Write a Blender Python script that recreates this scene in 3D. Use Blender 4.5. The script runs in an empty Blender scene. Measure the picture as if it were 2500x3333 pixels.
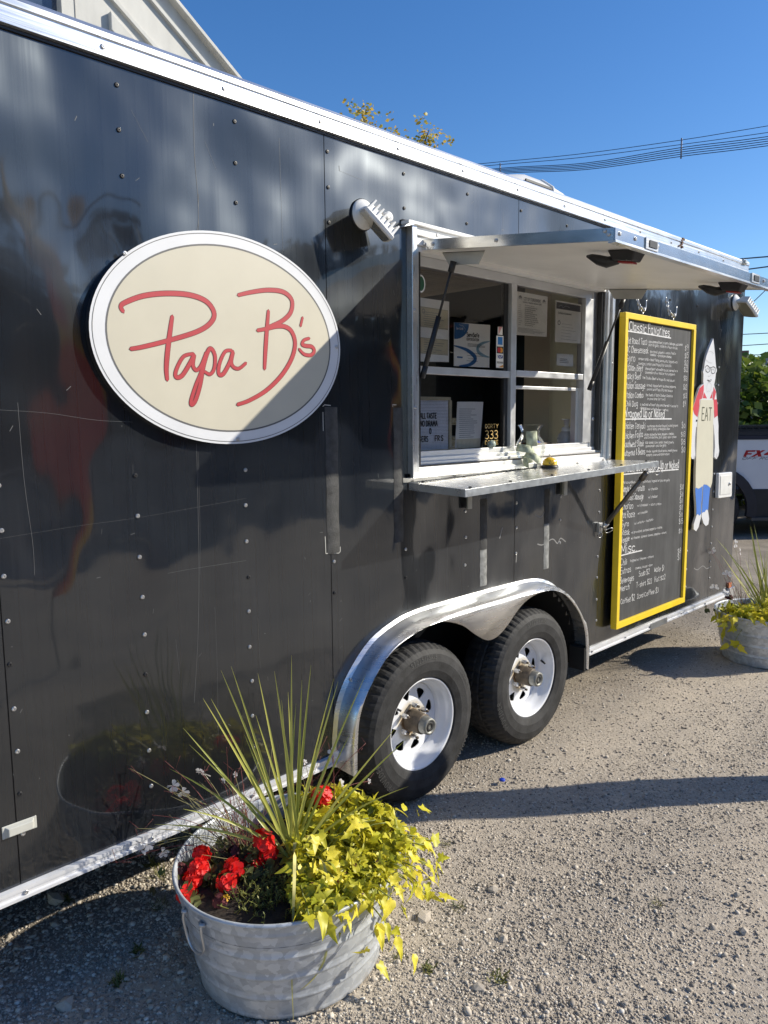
import bpy, bmesh, math, random
import numpy as np
from mathutils import Vector, Matrix, noise as mnoise
random.seed(7); RNG = np.random.default_rng(11)
SC = bpy.context.scene
COL = SC.collection
PI = math.pi

# ------------------------------------------------------------------ camera
cam_data = bpy.data.cameras.new('camera')
cam_data.sensor_fit = 'VERTICAL'; cam_data.sensor_height = 36.0
cam_data.lens = 2462.5 / 3333 * 36.0
cam_data.clip_start = 0.05; cam_data.clip_end = 2000
cam = bpy.data.objects.new('camera', cam_data); COL.objects.link(cam)
YAW, PITCH, ROLL = 0.7770, -0.1248, -0.0084
f_ = Vector((math.sin(YAW)*math.cos(PITCH), math.cos(YAW)*math.cos(PITCH), math.sin(PITCH)))
r0 = Vector((math.cos(YAW), -math.sin(YAW), 0)); u0 = r0.cross(f_)
r_ = r0*math.cos(ROLL) + u0*math.sin(ROLL); u_ = -r0*math.sin(ROLL) + u0*math.cos(ROLL)
cam.matrix_world = Matrix(((r_.x, u_.x, -f_.x, 0), (r_.y, u_.y, -f_.y, -2.2366), (r_.z, u_.z, -f_.z, 1.7097), (0, 0, 0, 1)))
SC.camera = cam

# ------------------------------------------------------------------ sky, sun, exposure
SUN = Vector((0.675, -0.548, 0.493)).normalized()
world = bpy.data.worlds.new('World'); SC.world = world; world.use_nodes = True
wn = world.node_tree.nodes; wn.clear()
sky = wn.new('ShaderNodeTexSky'); sky.sky_type = 'NISHITA'; sky.sun_disc = False
sky.sun_elevation = math.asin(SUN.z); sky.sun_rotation = math.atan2(SUN.x, SUN.y)
sky.altitude = 200; sky.air_density = 1.0; sky.dust_density = 0.35; sky.ozone_density = 3.0
bg = wn.new('ShaderNodeBackground'); bg.inputs[1].default_value = 0.098
wo = wn.new('ShaderNodeOutputWorld')
hsv = wn.new('ShaderNodeHueSaturation'); hsv.inputs['Saturation'].default_value = 1.27; hsv.inputs['Hue'].default_value = .507; world.node_tree.links.new(sky.outputs[0], hsv.inputs['Color'])
world.node_tree.links.new(hsv.outputs[0], bg.inputs[0]); world.node_tree.links.new(bg.outputs[0], wo.inputs[0])
sd = bpy.data.lights.new('sun', 'SUN'); sd.energy = 3.7; sd.angle = math.radians(0.55); sd.color = (1.0, 0.93, 0.79)
sun = bpy.data.objects.new('sun', sd); COL.objects.link(sun)
sun.rotation_euler = SUN.to_track_quat('Z', 'Y').to_euler(); sun.location = (8, -8, 10)
SC.view_settings.view_transform = 'Standard'; SC.view_settings.look = 'None'
SC.view_settings.exposure = 0.76; SC.view_settings.gamma = 1.0; SC.view_settings.use_curve_mapping = False
SC.cycles.max_bounces = 10; SC.cycles.transparent_max_bounces = 12; SC.cycles.caustics_reflective = True

# ------------------------------------------------------------------ materials
def _nt(name):
    m = bpy.data.materials.new(name); m.use_nodes = True
    nt = m.node_tree; b = nt.nodes['Principled BSDF']
    return m, nt, b
def _set(b, k, v):
    if k in b.inputs: b.inputs[k].default_value = v
def noise_node(nt, scale, detail=4, rough=.55, stretch=None, rot=None):
    tc = nt.nodes.new('ShaderNodeTexCoord'); mp = nt.nodes.new('ShaderNodeMapping')
    n = nt.nodes.new('ShaderNodeTexNoise'); n.inputs['Scale'].default_value = scale
    n.inputs['Detail'].default_value = detail; n.inputs['Roughness'].default_value = rough
    nt.links.new(tc.outputs['Object'], mp.inputs[0]); nt.links.new(mp.outputs[0], n.inputs['Vector'])
    if stretch: mp.inputs['Scale'].default_value = stretch
    if rot: mp.inputs['Rotation'].default_value = rot
    return n
def ramp(nt, src, stops):
    r = nt.nodes.new('ShaderNodeValToRGB'); e = r.color_ramp.elements
    e.remove(e[1]); e[0].position = stops[0][0]; e[0].color = (*stops[0][1], 1)
    for p, c in stops[1:]:
        k = e.new(p); k.color = (*c, 1)
    nt.links.new(src, r.inputs[0]); return r
def mixc(nt, fac, a, b, mode='MIX'):
    m = nt.nodes.new('ShaderNodeMix'); m.data_type = 'RGBA'; m.blend_type = mode
    for s, v in ((0, fac), (6, a), (7, b)):
        if hasattr(v, 'links') or hasattr(v, 'is_linked'): nt.links.new(v, m.inputs[s])
        elif s == 0: m.inputs[0].default_value = v
        else: m.inputs[s].default_value = (*v, 1)
    return m.outputs[2]
def bump(nt, b, h, strength, dist, prev=None, sock='Normal'):
    n = nt.nodes.new('ShaderNodeBump'); n.inputs['Strength'].default_value = strength; n.inputs['Distance'].default_value = dist
    nt.links.new(h, n.inputs['Height'])
    if prev: nt.links.new(prev, n.inputs['Normal'])
    nt.links.new(n.outputs[0], b.inputs[sock]); return n.outputs[0]
MC = {}
def M(name, col, rough=.5, metal=0., var=.12, scale=6., bmp=0., bscale=60., coat=0., spec=.5, stretch=None, rvar=.0):
    if name in MC: return MC[name]
    m, nt, b = _nt(name)
    _set(b, 'Roughness', rough); _set(b, 'Metallic', metal); _set(b, 'Coat Weight', coat); _set(b, 'Coat Roughness', .06); _set(b, 'Specular IOR Level', spec)
    n = noise_node(nt, scale, 5, .6, stretch)
    c0 = tuple(max(0, c*(1-var*1.6)) for c in col); c1 = tuple(min(1, c*(1+var)) for c in col)
    r = ramp(nt, n.outputs[0], [(.28, c0), (.72, c1)])
    nt.links.new(r.outputs[0], b.inputs['Base Color'])
    if rvar:
        rr = nt.nodes.new('ShaderNodeMapRange'); rr.inputs[1].default_value = .3; rr.inputs[2].default_value = .7
        rr.inputs[3].default_value = max(.02, rough-rvar); rr.inputs[4].default_value = rough+rvar
        nt.links.new(n.outputs[0], rr.inputs[0]); nt.links.new(rr.outputs[0], b.inputs['Roughness'])
    if bmp:
        n2 = noise_node(nt, bscale, 3); bump(nt, b, n2.outputs[0], bmp, .004)
    MC[name] = m; return m

def mat_black_skin():
    m, nt, b = _nt('black_trailer_skin')
    st = noise_node(nt, 5, 5, .6, (14, 14, .22))
    big = noise_node(nt, 1.6, 3, .5)
    mul = nt.nodes.new('ShaderNodeMath'); mul.operation = 'MULTIPLY'; nt.links.new(st.outputs[0], mul.inputs[0]); nt.links.new(big.outputs[0], mul.inputs[1])
    c = ramp(nt, mul.outputs[0], [(.10, (.0085, .0095, .0118)), (.3, (.0110, .0121, .0145)), (.55, (.0165, .0178, .0205))])
    # fine vertical and slanted scratches
    sc = noise_node(nt, 30, 2, .5, (22, 22, .9))
    scr = ramp(nt, sc.outputs[0], [(.70, (0, 0, 0)), (.76, (1, 1, 1))])
    sp = noise_node(nt, 2.2, 2); spr = ramp(nt, sp.outputs[0], [(.52, (0, 0, 0)), (.72, (.16, .16, .16))])
    ms = nt.nodes.new('ShaderNodeMath'); ms.operation = 'MULTIPLY'; nt.links.new(scr.outputs[0], ms.inputs[0]); nt.links.new(spr.outputs[0], ms.inputs[1])
    col = mixc(nt, ms.outputs[0], c.outputs[0], (.30, .31, .32))
    nt.links.new(col, b.inputs['Base Color'])
    _set(b, 'Specular IOR Level', .42); _set(b, 'Specular Tint', (.72, .86, 1, 1))
    rr = nt.nodes.new('ShaderNodeMapRange'); rr.inputs[1].default_value = .3; rr.inputs[2].default_value = .7
    rr.inputs[3].default_value = .268; rr.inputs[4].default_value = .288; nt.links.new(st.outputs[0], rr.inputs[0]); nt.links.new(rr.outputs[0], b.inputs['Roughness'])
    _set(b, 'Coat Weight', 1.0); _set(b, 'Coat Roughness', .05); _set(b, 'Coat IOR', 1.62)
    w = noise_node(nt, 2.3, 1.5, .45, (1, 1, .75)); w2 = noise_node(nt, 5, 2, .5, (9, 9, .25))
    n1 = bump(nt, b, w.outputs[0], 1.0, .085); n2 = bump(nt, b, w2.outputs[0], .05, .003, n1)
    n3 = bump(nt, b, w.outputs[0], .7, .04, None, 'Coat Normal')
    return m

def mat_galv():
    m, nt, b = _nt('galvanised_steel')
    tc = nt.nodes.new('ShaderNodeTexCoord')
    v = nt.nodes.new('ShaderNodeTexVoronoi'); v.inputs['Scale'].default_value = 46
    nd = noise_node(nt, 30, 3); ad = nt.nodes.new('ShaderNodeMix'); ad.data_type = 'RGBA'; ad.inputs[0].default_value = .03
    nt.links.new(tc.outputs['Object'], ad.inputs[6]); nt.links.new(nd.outputs[1], ad.inputs[7]); nt.links.new(ad.outputs[2], v.inputs['Vector'])
    big = noise_node(nt, 7, 4)
    g = nt.nodes.new('ShaderNodeSeparateColor'); nt.links.new(v.outputs['Color'], g.inputs[0])
    r = ramp(nt, g.outputs[0], [(0, (.36, .385, .415)), (1, (.68, .715, .755))])
    c = mixc(nt, .42, r.outputs[0], ramp(nt, big.outputs[0], [(.3, (.38, .405, .435)), (.7, (.60, .625, .655))]).outputs[0])
    sx = nt.nodes.new('ShaderNodeSeparateXYZ'); nt.links.new(tc.outputs['Object'], sx.inputs[0])
    ds = noise_node(nt, 9, 5, .7, (1, 1, .35)); ad2 = nt.nodes.new('ShaderNodeMath'); ad2.operation = 'MULTIPLY_ADD'; ad2.inputs[1].default_value = -9; nt.links.new(sx.outputs[2], ad2.inputs[0]); nt.links.new(ds.outputs[0], ad2.inputs[2])
    dr = ramp(nt, ad2.outputs[0], [(.30, (0, 0, 0)), (.62, (.75, .75, .75))])     # splashed dirt round the foot
    c = mixc(nt, dr.outputs[0], c, (.30, .26, .21))
    ws = noise_node(nt, 16, 5, .75, (1, 1, .18)); wr = ramp(nt, ws.outputs[0], [(.56, (0, 0, 0)), (.72, (.35, .35, .35))]); c = mixc(nt, wr.outputs[0], c, (.70, .70, .68))
    nt.links.new(c, b.inputs['Base Color'])
    _set(b, 'Metallic', .35)
    rr = nt.nodes.new('ShaderNodeMapRange'); rr.inputs[3].default_value = .36; rr.inputs[4].default_value = .56
    nt.links.new(g.outputs[1], rr.inputs[0]); nt.links.new(rr.outputs[0], b.inputs['Roughness'])
    n2 = noise_node(nt, 7, 3); bump(nt, b, n2.outputs[0], .35, .014)
    return m

def mat_alu(name, col=(.80, .81, .82), rough=.3, metal=.9, stretch=(2, 2, 30), bmp=.05):
    m, nt, b = _nt(name)
    n = noise_node(nt, 6, 4, .6, stretch); n2 = noise_node(nt, 9, 4)
    r = ramp(nt, n2.outputs[0], [(.3, tuple(c*.82 for c in col)), (.7, col)])
    nt.links.new(r.outputs[0], b.inputs['Base Color']); _set(b, 'Metallic', metal)
    rr = nt.nodes.new('ShaderNodeMapRange'); rr.inputs[1].default_value = .3; rr.inputs[2].default_value = .7
    rr.inputs[3].default_value = rough-.08; rr.inputs[4].default_value = rough+.1
    nt.links.new(n.outputs[0], rr.inputs[0]); nt.links.new(rr.outputs[0], b.inputs['Roughness'])
    bump(nt, b, n.outputs[0], bmp, .003)
    return m

def mat_leaf(name, c0, c1, brown=None, trans=.35, rough=.45, per='RANDOM'):
    m, nt, b = _nt(name); out = nt.nodes['Material Output']
    if per == 'ISLAND':
        gi = nt.nodes.new('ShaderNodeNewGeometry'); src = gi.outputs['Random Per Island']
    else:
        oi = nt.nodes.new('ShaderNodeObjectInfo'); src = oi.outputs['Random']
    n = noise_node(nt, 24, 3)
    a = nt.nodes.new('ShaderNodeMath'); a.operation = 'MULTIPLY_ADD'; a.inputs[1].default_value = .3; nt.links.new(n.outputs[0], a.inputs[0])
    s = nt.nodes.new('ShaderNodeMath'); s.operation = 'MULTIPLY'; s.inputs[1].default_value = .75; nt.links.new(src, s.inputs[0]); nt.links.new(s.outputs[0], a.inputs[2])
    c = ramp(nt, a.outputs[0], [(.15, c0), (.85, c1)]).outputs[0]
    if brown:
        nb = noise_node(nt, 38, 4, .7); rb = ramp(nt, nb.outputs[0], [(.60, (0, 0, 0)), (.66, (1, 1, 1))])
        gt = nt.nodes.new('ShaderNodeMath'); gt.operation = 'GREATER_THAN'; gt.inputs[1].default_value = .62; nt.links.new(src, gt.inputs[0])
        mm = nt.nodes.new('ShaderNodeMath'); mm.operation = 'MULTIPLY'; nt.links.new(rb.outputs[0], mm.inputs[0]); nt.links.new(gt.outputs[0], mm.inputs[1])
        c = mixc(nt, mm.outputs[0], c, brown)
    nt.links.new(c, b.inputs['Base Color']); _set(b, 'Roughness', rough)
    t = nt.nodes.new('ShaderNodeBsdfTranslucent'); nt.links.new(c, t.inputs[0])
    mx = nt.nodes.new('ShaderNodeMixShader'); mx.inputs[0].default_value = trans
    nt.links.new(b.outputs[0], mx.inputs[1]); nt.links.new(t.outputs[0], mx.inputs[2]); nt.links.new(mx.outputs[0], out.inputs[0])
    return m

def mat_glass(name='window_glass', tint=(.93, .96, .95), rough=0.0):
    m, nt, b = _nt(name); out = nt.nodes['Material Output']; nt.nodes.remove(b)
    fr = nt.nodes.new('ShaderNodeFresnel'); fr.inputs[0].default_value = 1.55
    tr = nt.nodes.new('ShaderNodeBsdfTransparent'); tr.inputs[0].default_value = (.985, .99, .985, 1)
    gl = nt.nodes.new('ShaderNodeBsdfGlossy'); gl.inputs['Roughness'].default_value = rough
    mx = nt.nodes.new('ShaderNodeMixShader'); nt.links.new(fr.outputs[0], mx.inputs[0])
    nt.links.new(tr.outputs[0], mx.inputs[1]); nt.links.new(gl.outputs[0], mx.inputs[2]); nt.links.new(mx.outputs[0], out.inputs[0])
    return m

def mat_ground():
    m, nt, b = _nt('gravel_ground')
    n1 = noise_node(nt, .9, 5); n2 = noise_node(nt, 55, 5, .7); n3 = noise_node(nt, 7, 4)
    v = nt.nodes.new('ShaderNodeTexVoronoi'); v.inputs['Scale'].default_value = 105
    tc = nt.nodes.new('ShaderNodeTexCoord'); nt.links.new(tc.outputs['Object'], v.inputs['Vector'])
    g = nt.nodes.new('ShaderNodeSeparateColor'); nt.links.new(v.outputs['Color'], g.inputs[0])
    base = ramp(nt, n1.outputs[0], [(.3, (.43, .37, .295)), (.7, (.62, .52, .40))])
    st = ramp(nt, g.outputs[0], [(0, (.23, .205, .175)), (.6, (.52, .455, .37)), (1, (.74, .68, .58))])
    c = mixc(nt, .62, base.outputs[0], st.outputs[0])
    c = mixc(nt, .35, c, ramp(nt, n2.outputs[0], [(.3, (.24, .22, .20)), (.7, (.66, .60, .52))]).outputs[0])
    c = mixc(nt, .25, c, ramp(nt, n3.outputs[0], [(.35, (.24, .22, .20)), (.65, (.46, .40, .32))]).outputs[0])
    lane = noise_node(nt, .8, 3, .5, (.35, 2.2, 1)); c = mixc(nt, .3, c, ramp(nt, lane.outputs[0], [(.35, (.30, .25, .195)), (.65, (.60, .50, .375))]).outputs[0])
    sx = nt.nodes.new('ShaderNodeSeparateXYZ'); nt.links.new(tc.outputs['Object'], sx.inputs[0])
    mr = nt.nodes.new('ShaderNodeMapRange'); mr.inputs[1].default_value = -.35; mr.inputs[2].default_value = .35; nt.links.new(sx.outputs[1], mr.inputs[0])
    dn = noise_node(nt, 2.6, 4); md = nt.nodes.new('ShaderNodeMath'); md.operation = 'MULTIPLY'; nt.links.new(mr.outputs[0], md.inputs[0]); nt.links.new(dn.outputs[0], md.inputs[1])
    c = mixc(nt, md.outputs[0], c, (.10, .085, .07))      # noise-broken darker brown, growing towards and under the trailer
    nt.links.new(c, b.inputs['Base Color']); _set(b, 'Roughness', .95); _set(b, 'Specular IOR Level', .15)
    p = bump(nt, b, v.outputs['Distance'], -1.0, .014); bump(nt, b, n2.outputs[0], .8, .011, p)
    return m
def mat_stones():
    m, nt, b = _nt('crushed_stone')
    gi = nt.nodes.new('ShaderNodeNewGeometry')
    r = ramp(nt, gi.outputs['Random Per Island'], [(0, (.12, .11, .095)), (.25, (.28, .24, .195)), (.7, (.53, .46, .37)), (.95, (.69, .625, .53)), (1, (.80, .76, .69))])
    n = noise_node(nt, 120, 3); c = mixc(nt, .25, r.outputs[0], ramp(nt, n.outputs[0], [(.3, (.26, .245, .22)), (.7, (.62, .57, .50))]).outputs[0])
    nt.links.new(c, b.inputs['Base Color']); _set(b, 'Roughness', .9); _set(b, 'Specular IOR Level', .2)
    return m
def mat_chalkboard():
    m, nt, b = _nt('chalkboard')
    n = noise_node(nt, 6, 5, .65, (1.6, 1, .35)); n2 = noise_node(nt, 3, 3)
    r = ramp(nt, n.outputs[0], [(.32, (.036, .037, .038)), (.72, (.105, .106, .108))])
    c = mixc(nt, .35, r.outputs[0], ramp(nt, n2.outputs[0], [(.35, (.03, .03, .031)), (.7, (.10, .10, .102))]).outputs[0])
    nt.links.new(c, b.inputs['Base Color']); _set(b, 'Roughness', .72); _set(b, 'Specular IOR Level', .3)
    return m
def mat_concrete():
    m, nt, b = _nt('pale_concrete')
    n = noise_node(nt, .8, 5); n2 = noise_node(nt, 14, 5, .7); n3 = noise_node(nt, 3, 4, .6, (3, 3, .5))
    c = mixc(nt, .4, ramp(nt, n.outputs[0], [(.3, (.50, .49, .455)), (.7, (.62, .605, .565))]).outputs[0], ramp(nt, n3.outputs[0], [(.3, (.46, .45, .42)), (.7, (.63, .62, .58))]).outputs[0])
    sp = ramp(nt, n2.outputs[0], [(.24, (.33, .31, .28)), (.34, (1, 1, 1))])
    c = mixc(nt, .6, c, mixc(nt, 1.0, c, sp.outputs[0], 'MULTIPLY'))
    nt.links.new(c, b.inputs['Base Color']); _set(b, 'Roughness', .85); bump(nt, b, n2.outputs[0], .15, .01)
    return m
SKIN = mat_black_skin(); GALV = mat_galv()
ALU = mat_alu('brushed_aluminium', stretch=(4, 4, 4), bmp=.02); ALU_B = mat_alu('bright_trim_aluminium', (.70, .715, .735), .30, .85, (.4, 8, 14), .02); ALU_J = mat_alu('jamb_aluminium', (.70, .715, .735), .30, .85, (16, 16, .7), .02); RAIL = mat_alu('bottom_rail_aluminium', (.80, .81, .84), .35, .3)
ALU_F = mat_alu('fender_aluminium', (.84, .84, .84), .30, .9, (1, 1, 12), .04)
ALU_SHELF = mat_alu('shelf_plate', (.78, .78, .77), .26, .85, (20, 2, 2), .04)
ALU_W = mat_alu('window_aluminium', (.66, .665, .67), .38, .6, (3, 3, 3), .02)
PANEL_W = M('white_panel_sheet', (.88, .865, .82), .38, 0, .05, 5, .06, 200)
WHITE = M('white_paint', (.78, .78, .77), .3, 0, .05, 8, coat=.3)
def mat_disc():
    m, nt, b = _nt('stained_wheel_disc'); tc = nt.nodes.new('ShaderNodeTexCoord'); ln = nt.nodes.new('ShaderNodeVectorMath'); ln.operation = 'LENGTH'; nt.links.new(tc.outputs['Object'], ln.inputs[0])
    n = noise_node(nt, 26, 5, .7); a = nt.nodes.new('ShaderNodeMath'); a.operation = 'MULTIPLY_ADD'; a.inputs[1].default_value = -.075; nt.links.new(n.outputs[0], a.inputs[0]); nt.links.new(ln.outputs['Value'], a.inputs[2])
    r = ramp(nt, a.outputs[0], [(.018, (.22, .12, .05)), (.036, (.62, .55, .42)), (.062, (.76, .77, .79)), (.125, (.78, .79, .82))]); nt.links.new(r.outputs[0], b.inputs['Base Color']); _set(b, 'Roughness', .3); _set(b, 'Coat Weight', .5); return m
DISC = mat_disc()
WHEEL_W = M('white_wheel_enamel', (.78, .79, .82), .25, 0, .05, 8, coat=.6)
BLACKP = M('black_plastic', (.014, .014, .016), .45, 0, .2, 20)
BLACKM = M('satin_black_metal', (.02, .02, .022), .35, 0, .2, 20)
RUBBER = M('tyre_rubber', (.025, .025, .026), .72, 0, .45, 16, .25, 120)
DARK = M('dark_liner', (.012, .012, .012), .9, 0, .2, 5)
STEEL = mat_alu('zinc_screw', (.62, .62, .62), .35, .9)
RUST = M('rusty_hub', (.11, .085, .06), .6, .3, .4, 30, .3, 120)
CAPM = M('grease_cap', (.24, .24, .22), .5, .4, .3, 30, .2, 120)
YELLOW = M('yellow_frame_paint', (.86, .61, .03), .42, 0, .08, 7, .08, 90)
CREAM = M('cream_sign_face', (.535, .50, .40), .42, 0, .04, 4, coat=.15)
RED = M('red_sign_paint', (.43, .045, .055), .4, 0, .06, 9)
MAROON = M('dark_red_outline', (.13, .02, .025), .5)
GREYLINE = M('grey_pinstripe', (.11, .11, .11), .5)
CHALK = M('chalk_marker', (.66, .66, .66), .8, 0, .18, 60)
PAPER = M('white_paper', (.88, .87, .83), .7, 0, .05, 8)
PAPER_Y = M('aged_paper', (.68, .62, .46), .7, 0, .1, 6)
INK = M('dark_ink', (.03, .03, .035), .7)
INKG = M('grey_ink', (.22, .22, .23), .7)
BLUE = M('blue_print', (.05, .17, .38), .5); BLUE_L = M('pale_blue_print', (.30, .46, .55), .5)
TROUS = M('blue_trouser_paint', (.06, .19, .60), .4, 0, .06)
CUTR = M('cutout_red_paint', (.58, .06, .085), .4, 0, .06); APRON = M('apron_cream_paint', (.60, .575, .46), .4, 0, .04)
CUTW = M('cutout_white_paint', (.65, .66, .68), .4, 0, .04)
SOIL = M('potting_soil', (.035, .025, .018), .95, 0, .5, 60, .8, 80)
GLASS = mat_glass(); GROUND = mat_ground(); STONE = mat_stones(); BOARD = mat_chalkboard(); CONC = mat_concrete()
FABRIC = M('black_strap_fabric', (.045, .046, .047), .62, 0, .35, 30, .5, 160)
WORN = M('worn_strap_velcro', (.24, .245, .24), .7, 0, .35, 25, .5, 160)

# ------------------------------------------------------------------ mesh builder
class MB:
    def __init__(s): s.v = []; s.f = []; s.smooth = []
    def add(s, vs, fs, smooth=False):
        o = len(s.v); s.v += [tuple(v) for v in vs]; s.f += [tuple(i+o for i in f) for f in fs]; s.smooth += [smooth]*len(fs); return s
    def box(s, lo, hi):
        x0, y0, z0 = lo; x1, y1, z1 = hi
        return s.add([(x0,y0,z0),(x1,y0,z0),(x1,y1,z0),(x0,y1,z0),(x0,y0,z1),(x1,y0,z1),(x1,y1,z1),(x0,y1,z1)],
                     [(0,3,2,1),(4,5,6,7),(0,1,5,4),(1,2,6,5),(2,3,7,6),(3,0,4,7)])
    def hexa(s, p):   # 8 corners: bottom 4 ccw, top 4
        return s.add(p, [(0,3,2,1),(4,5,6,7),(0,1,5,4),(1,2,6,5),(2,3,7,6),(3,0,4,7)])
    def obox(s, c, ax, h):
        c = Vector(c); a = [Vector(x).normalized()*k for x, k in zip(ax, h)]
        P = [c+a[0]*i+a[1]*j+a[2]*k for k in (-1,1) for i, j in ((-1,-1),(1,-1),(1,1),(-1,1))]
        return s.hexa(P)
    def tube(s, pts, r, n=8, cap=True, smooth=True):
        pts = [Vector(p) for p in pts]; R = r if hasattr(r, '__len__') else [r]*len(pts)
        rings = []; up = Vector((0,0,1)); prev = None
        for i, p in enumerate(pts):
            t = (pts[min(i+1,len(pts)-1)]-pts[max(i-1,0)]).normalized()
            if prev is None:
                a = t.cross(up)
                if a.length < .05: a = t.cross(Vector((1,0,0)))
            else: a = prev - t*prev.dot(t)
            a.normalize(); prev = a; b = t.cross(a)
            rings.append([p+(a*math.cos(2*PI*k/n)+b*math.sin(2*PI*k/n))*R[i] for k in range(n)])
        vs = [v for rg in rings for v in rg]; fs = []
        for i in range(len(rings)-1):
            for k in range(n): fs.append((i*n+k, i*n+(k+1)%n, (i+1)*n+(k+1)%n, (i+1)*n+k))
        if cap: fs.append(tuple(range(n-1,-1,-1))); fs.append(tuple((len(rings)-1)*n+k for k in range(n)))
        return s.add(vs, fs, smooth)
    def lathe(s, prof, c, axis=(0,0,1), n=24, sx=1, sy=1, rot=0, smooth=True, close=False):
        c = Vector(c); w = Vector(axis).normalized(); a = w.orthogonal().normalized() if abs(w.z) < .99 else Vector((1,0,0)); b = w.cross(a)
        vs = []; fs = []
        for r, z in prof:
            for k in range(n):
                t = 2*PI*k/n; x = math.cos(t)*r*sx; y = math.sin(t)*r*sy
                X = x*math.cos(rot)-y*math.sin(rot); Y = x*math.sin(rot)+y*math.cos(rot)
                vs.append(c+a*X+b*Y+w*z)
        for i in range(len(prof)-1):
            for k in range(n): fs.append((i*n+k, i*n+(k+1)%n, (i+1)*n+(k+1)%n, (i+1)*n+k))
        if close: fs.append(tuple(range(n-1,-1,-1))); fs.append(tuple((len(prof)-1)*n+k for k in range(n)))
        return s.add(vs, fs, smooth)
    def slab(s, poly, y0, y1):   # polygon in x,z extruded along y
        n = len(poly); vs = [(x,y0,z) for x,z in poly]+[(x,y1,z) for x,z in poly]
        fs = [tuple(range(n)), tuple(range(2*n-1,n-1,-1))]+[(i,i+n,(i+1)%n+n,(i+1)%n) for i in range(n)]
        return s.add(vs, fs)
    def ribbon(s, pts, w, y, fn=None, taper=None):    # flat stroke in x,z at depth y
        P = [Vector((p[0],p[1])) for p in pts]
        if len(P) < 2: return s
        s.rc = getattr(s, 'rc', 0)+1; y = y-2e-5*(s.rc % 13)   # crossing strokes never share one plane
        L = []; n = len(P)
        for i in range(n):
            t = (P[min(i+1,n-1)]-P[max(i-1,0)])
            if t.length < 1e-9: t = Vector((1,0))
            t.normalize(); nn = Vector((-t.y,t.x)); ww = w*(taper[i] if taper else 1)
            L.append((P[i]+nn*ww/2, P[i]-nn*ww/2))
        t0 = (P[0]-P[1]).normalized(); t1 = (P[-1]-P[-2]).normalized()
        pl = [P[0]+t0*w*.38]+[a for a,b in L]+[P[-1]+t1*w*.38]; pr = [b for a,b in L]
        vs = [p for a in L for p in a]+[P[0]+t0*w*.4, P[-1]+t1*w*.4]
        fs = [(2*i,2*i+1,2*i+3,2*i+2) for i in range(n-1)]+[(0,2*n,1),(2*n-1,2*n+1,2*n-2)]
        if fn: return s.add([fn(v.x,v.y) for v in vs], fs)
        return s.add([(v.x, y-3e-6*min(k, 2*n-1), v.y) for k, v in enumerate(vs)], fs)
ORG = {}
def link(o, parent=None):
    COL.objects.link(o)
    if parent is not None: o.parent = parent
    return o
def build(name, mb, mat, parent=None, origin=None, bevel=0, kind=None, auto=True):
    org = ORG[parent.name] if parent is not None else Vector(origin if origin is not None else (0,0,0))
    me = bpy.data.meshes.new(name)
    me.from_pydata([(v[0]-org.x, v[1]-org.y, v[2]-org.z) for v in mb.v], [], mb.f)
    me.polygons.foreach_set('use_smooth', mb.smooth)
    me.materials.append(mat)
    o = bpy.data.objects.new(name, me); link(o, parent)
    if parent is None: o.location = org
    ORG[o.name] = org
    if bevel:
        b = o.modifiers.new('bevel', 'BEVEL'); b.width = bevel; b.segments = 2; b.limit_method = 'ANGLE'
    if kind: o['kind'] = kind
    return o
def thing(name, label, cat, loc, group=None):
    o = bpy.data.objects.new(name, None); link(o); o.location = loc; o.empty_display_size = .1
    o['label'] = label; o['category'] = cat
    if group: o['group'] = group
    ORG[o.name] = Vector(loc); return o
def hold(name, parent):    # an Empty that gathers the sub-parts of one part
    o = bpy.data.objects.new(name, None); link(o, parent); ORG[o.name] = ORG[parent.name]; return o
def tag(o, label, cat, group=None):
    o['label'] = label; o['category'] = cat
    if group: o['group'] = group
    return o
def shared(name, me, parent, M4):     # another object on shared mesh data
    o = bpy.data.objects.new(name, me); link(o, parent); o.matrix_local = M4; ORG[o.name] = ORG[parent.name]; return o
def copy_tree(o, parent=None):
    c = o.copy(); COL.objects.link(c); c.parent = parent
    ORG[c.name] = ORG.get(o.name, Vector((0,0,0)))
    for ch in list(o.children): copy_tree(ch, c)
    return c
def catmull(P, k=5):
    P = [Vector(p) for p in P]
    if len(P) < 3: return P
    out = []
    for i in range(len(P)-1):
        p0 = P[max(i-1,0)]; p1 = P[i]; p2 = P[i+1]; p3 = P[min(i+2,len(P)-1)]
        for j in range(k):
            t = j/k
            out.append(.5*((2*p1)+(p2-p0)*t+(2*p0-5*p1+4*p2-p3)*t*t+(3*p1-p0-3*p2+p3)*t**3))
    out.append(P[-1]); return out

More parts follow.
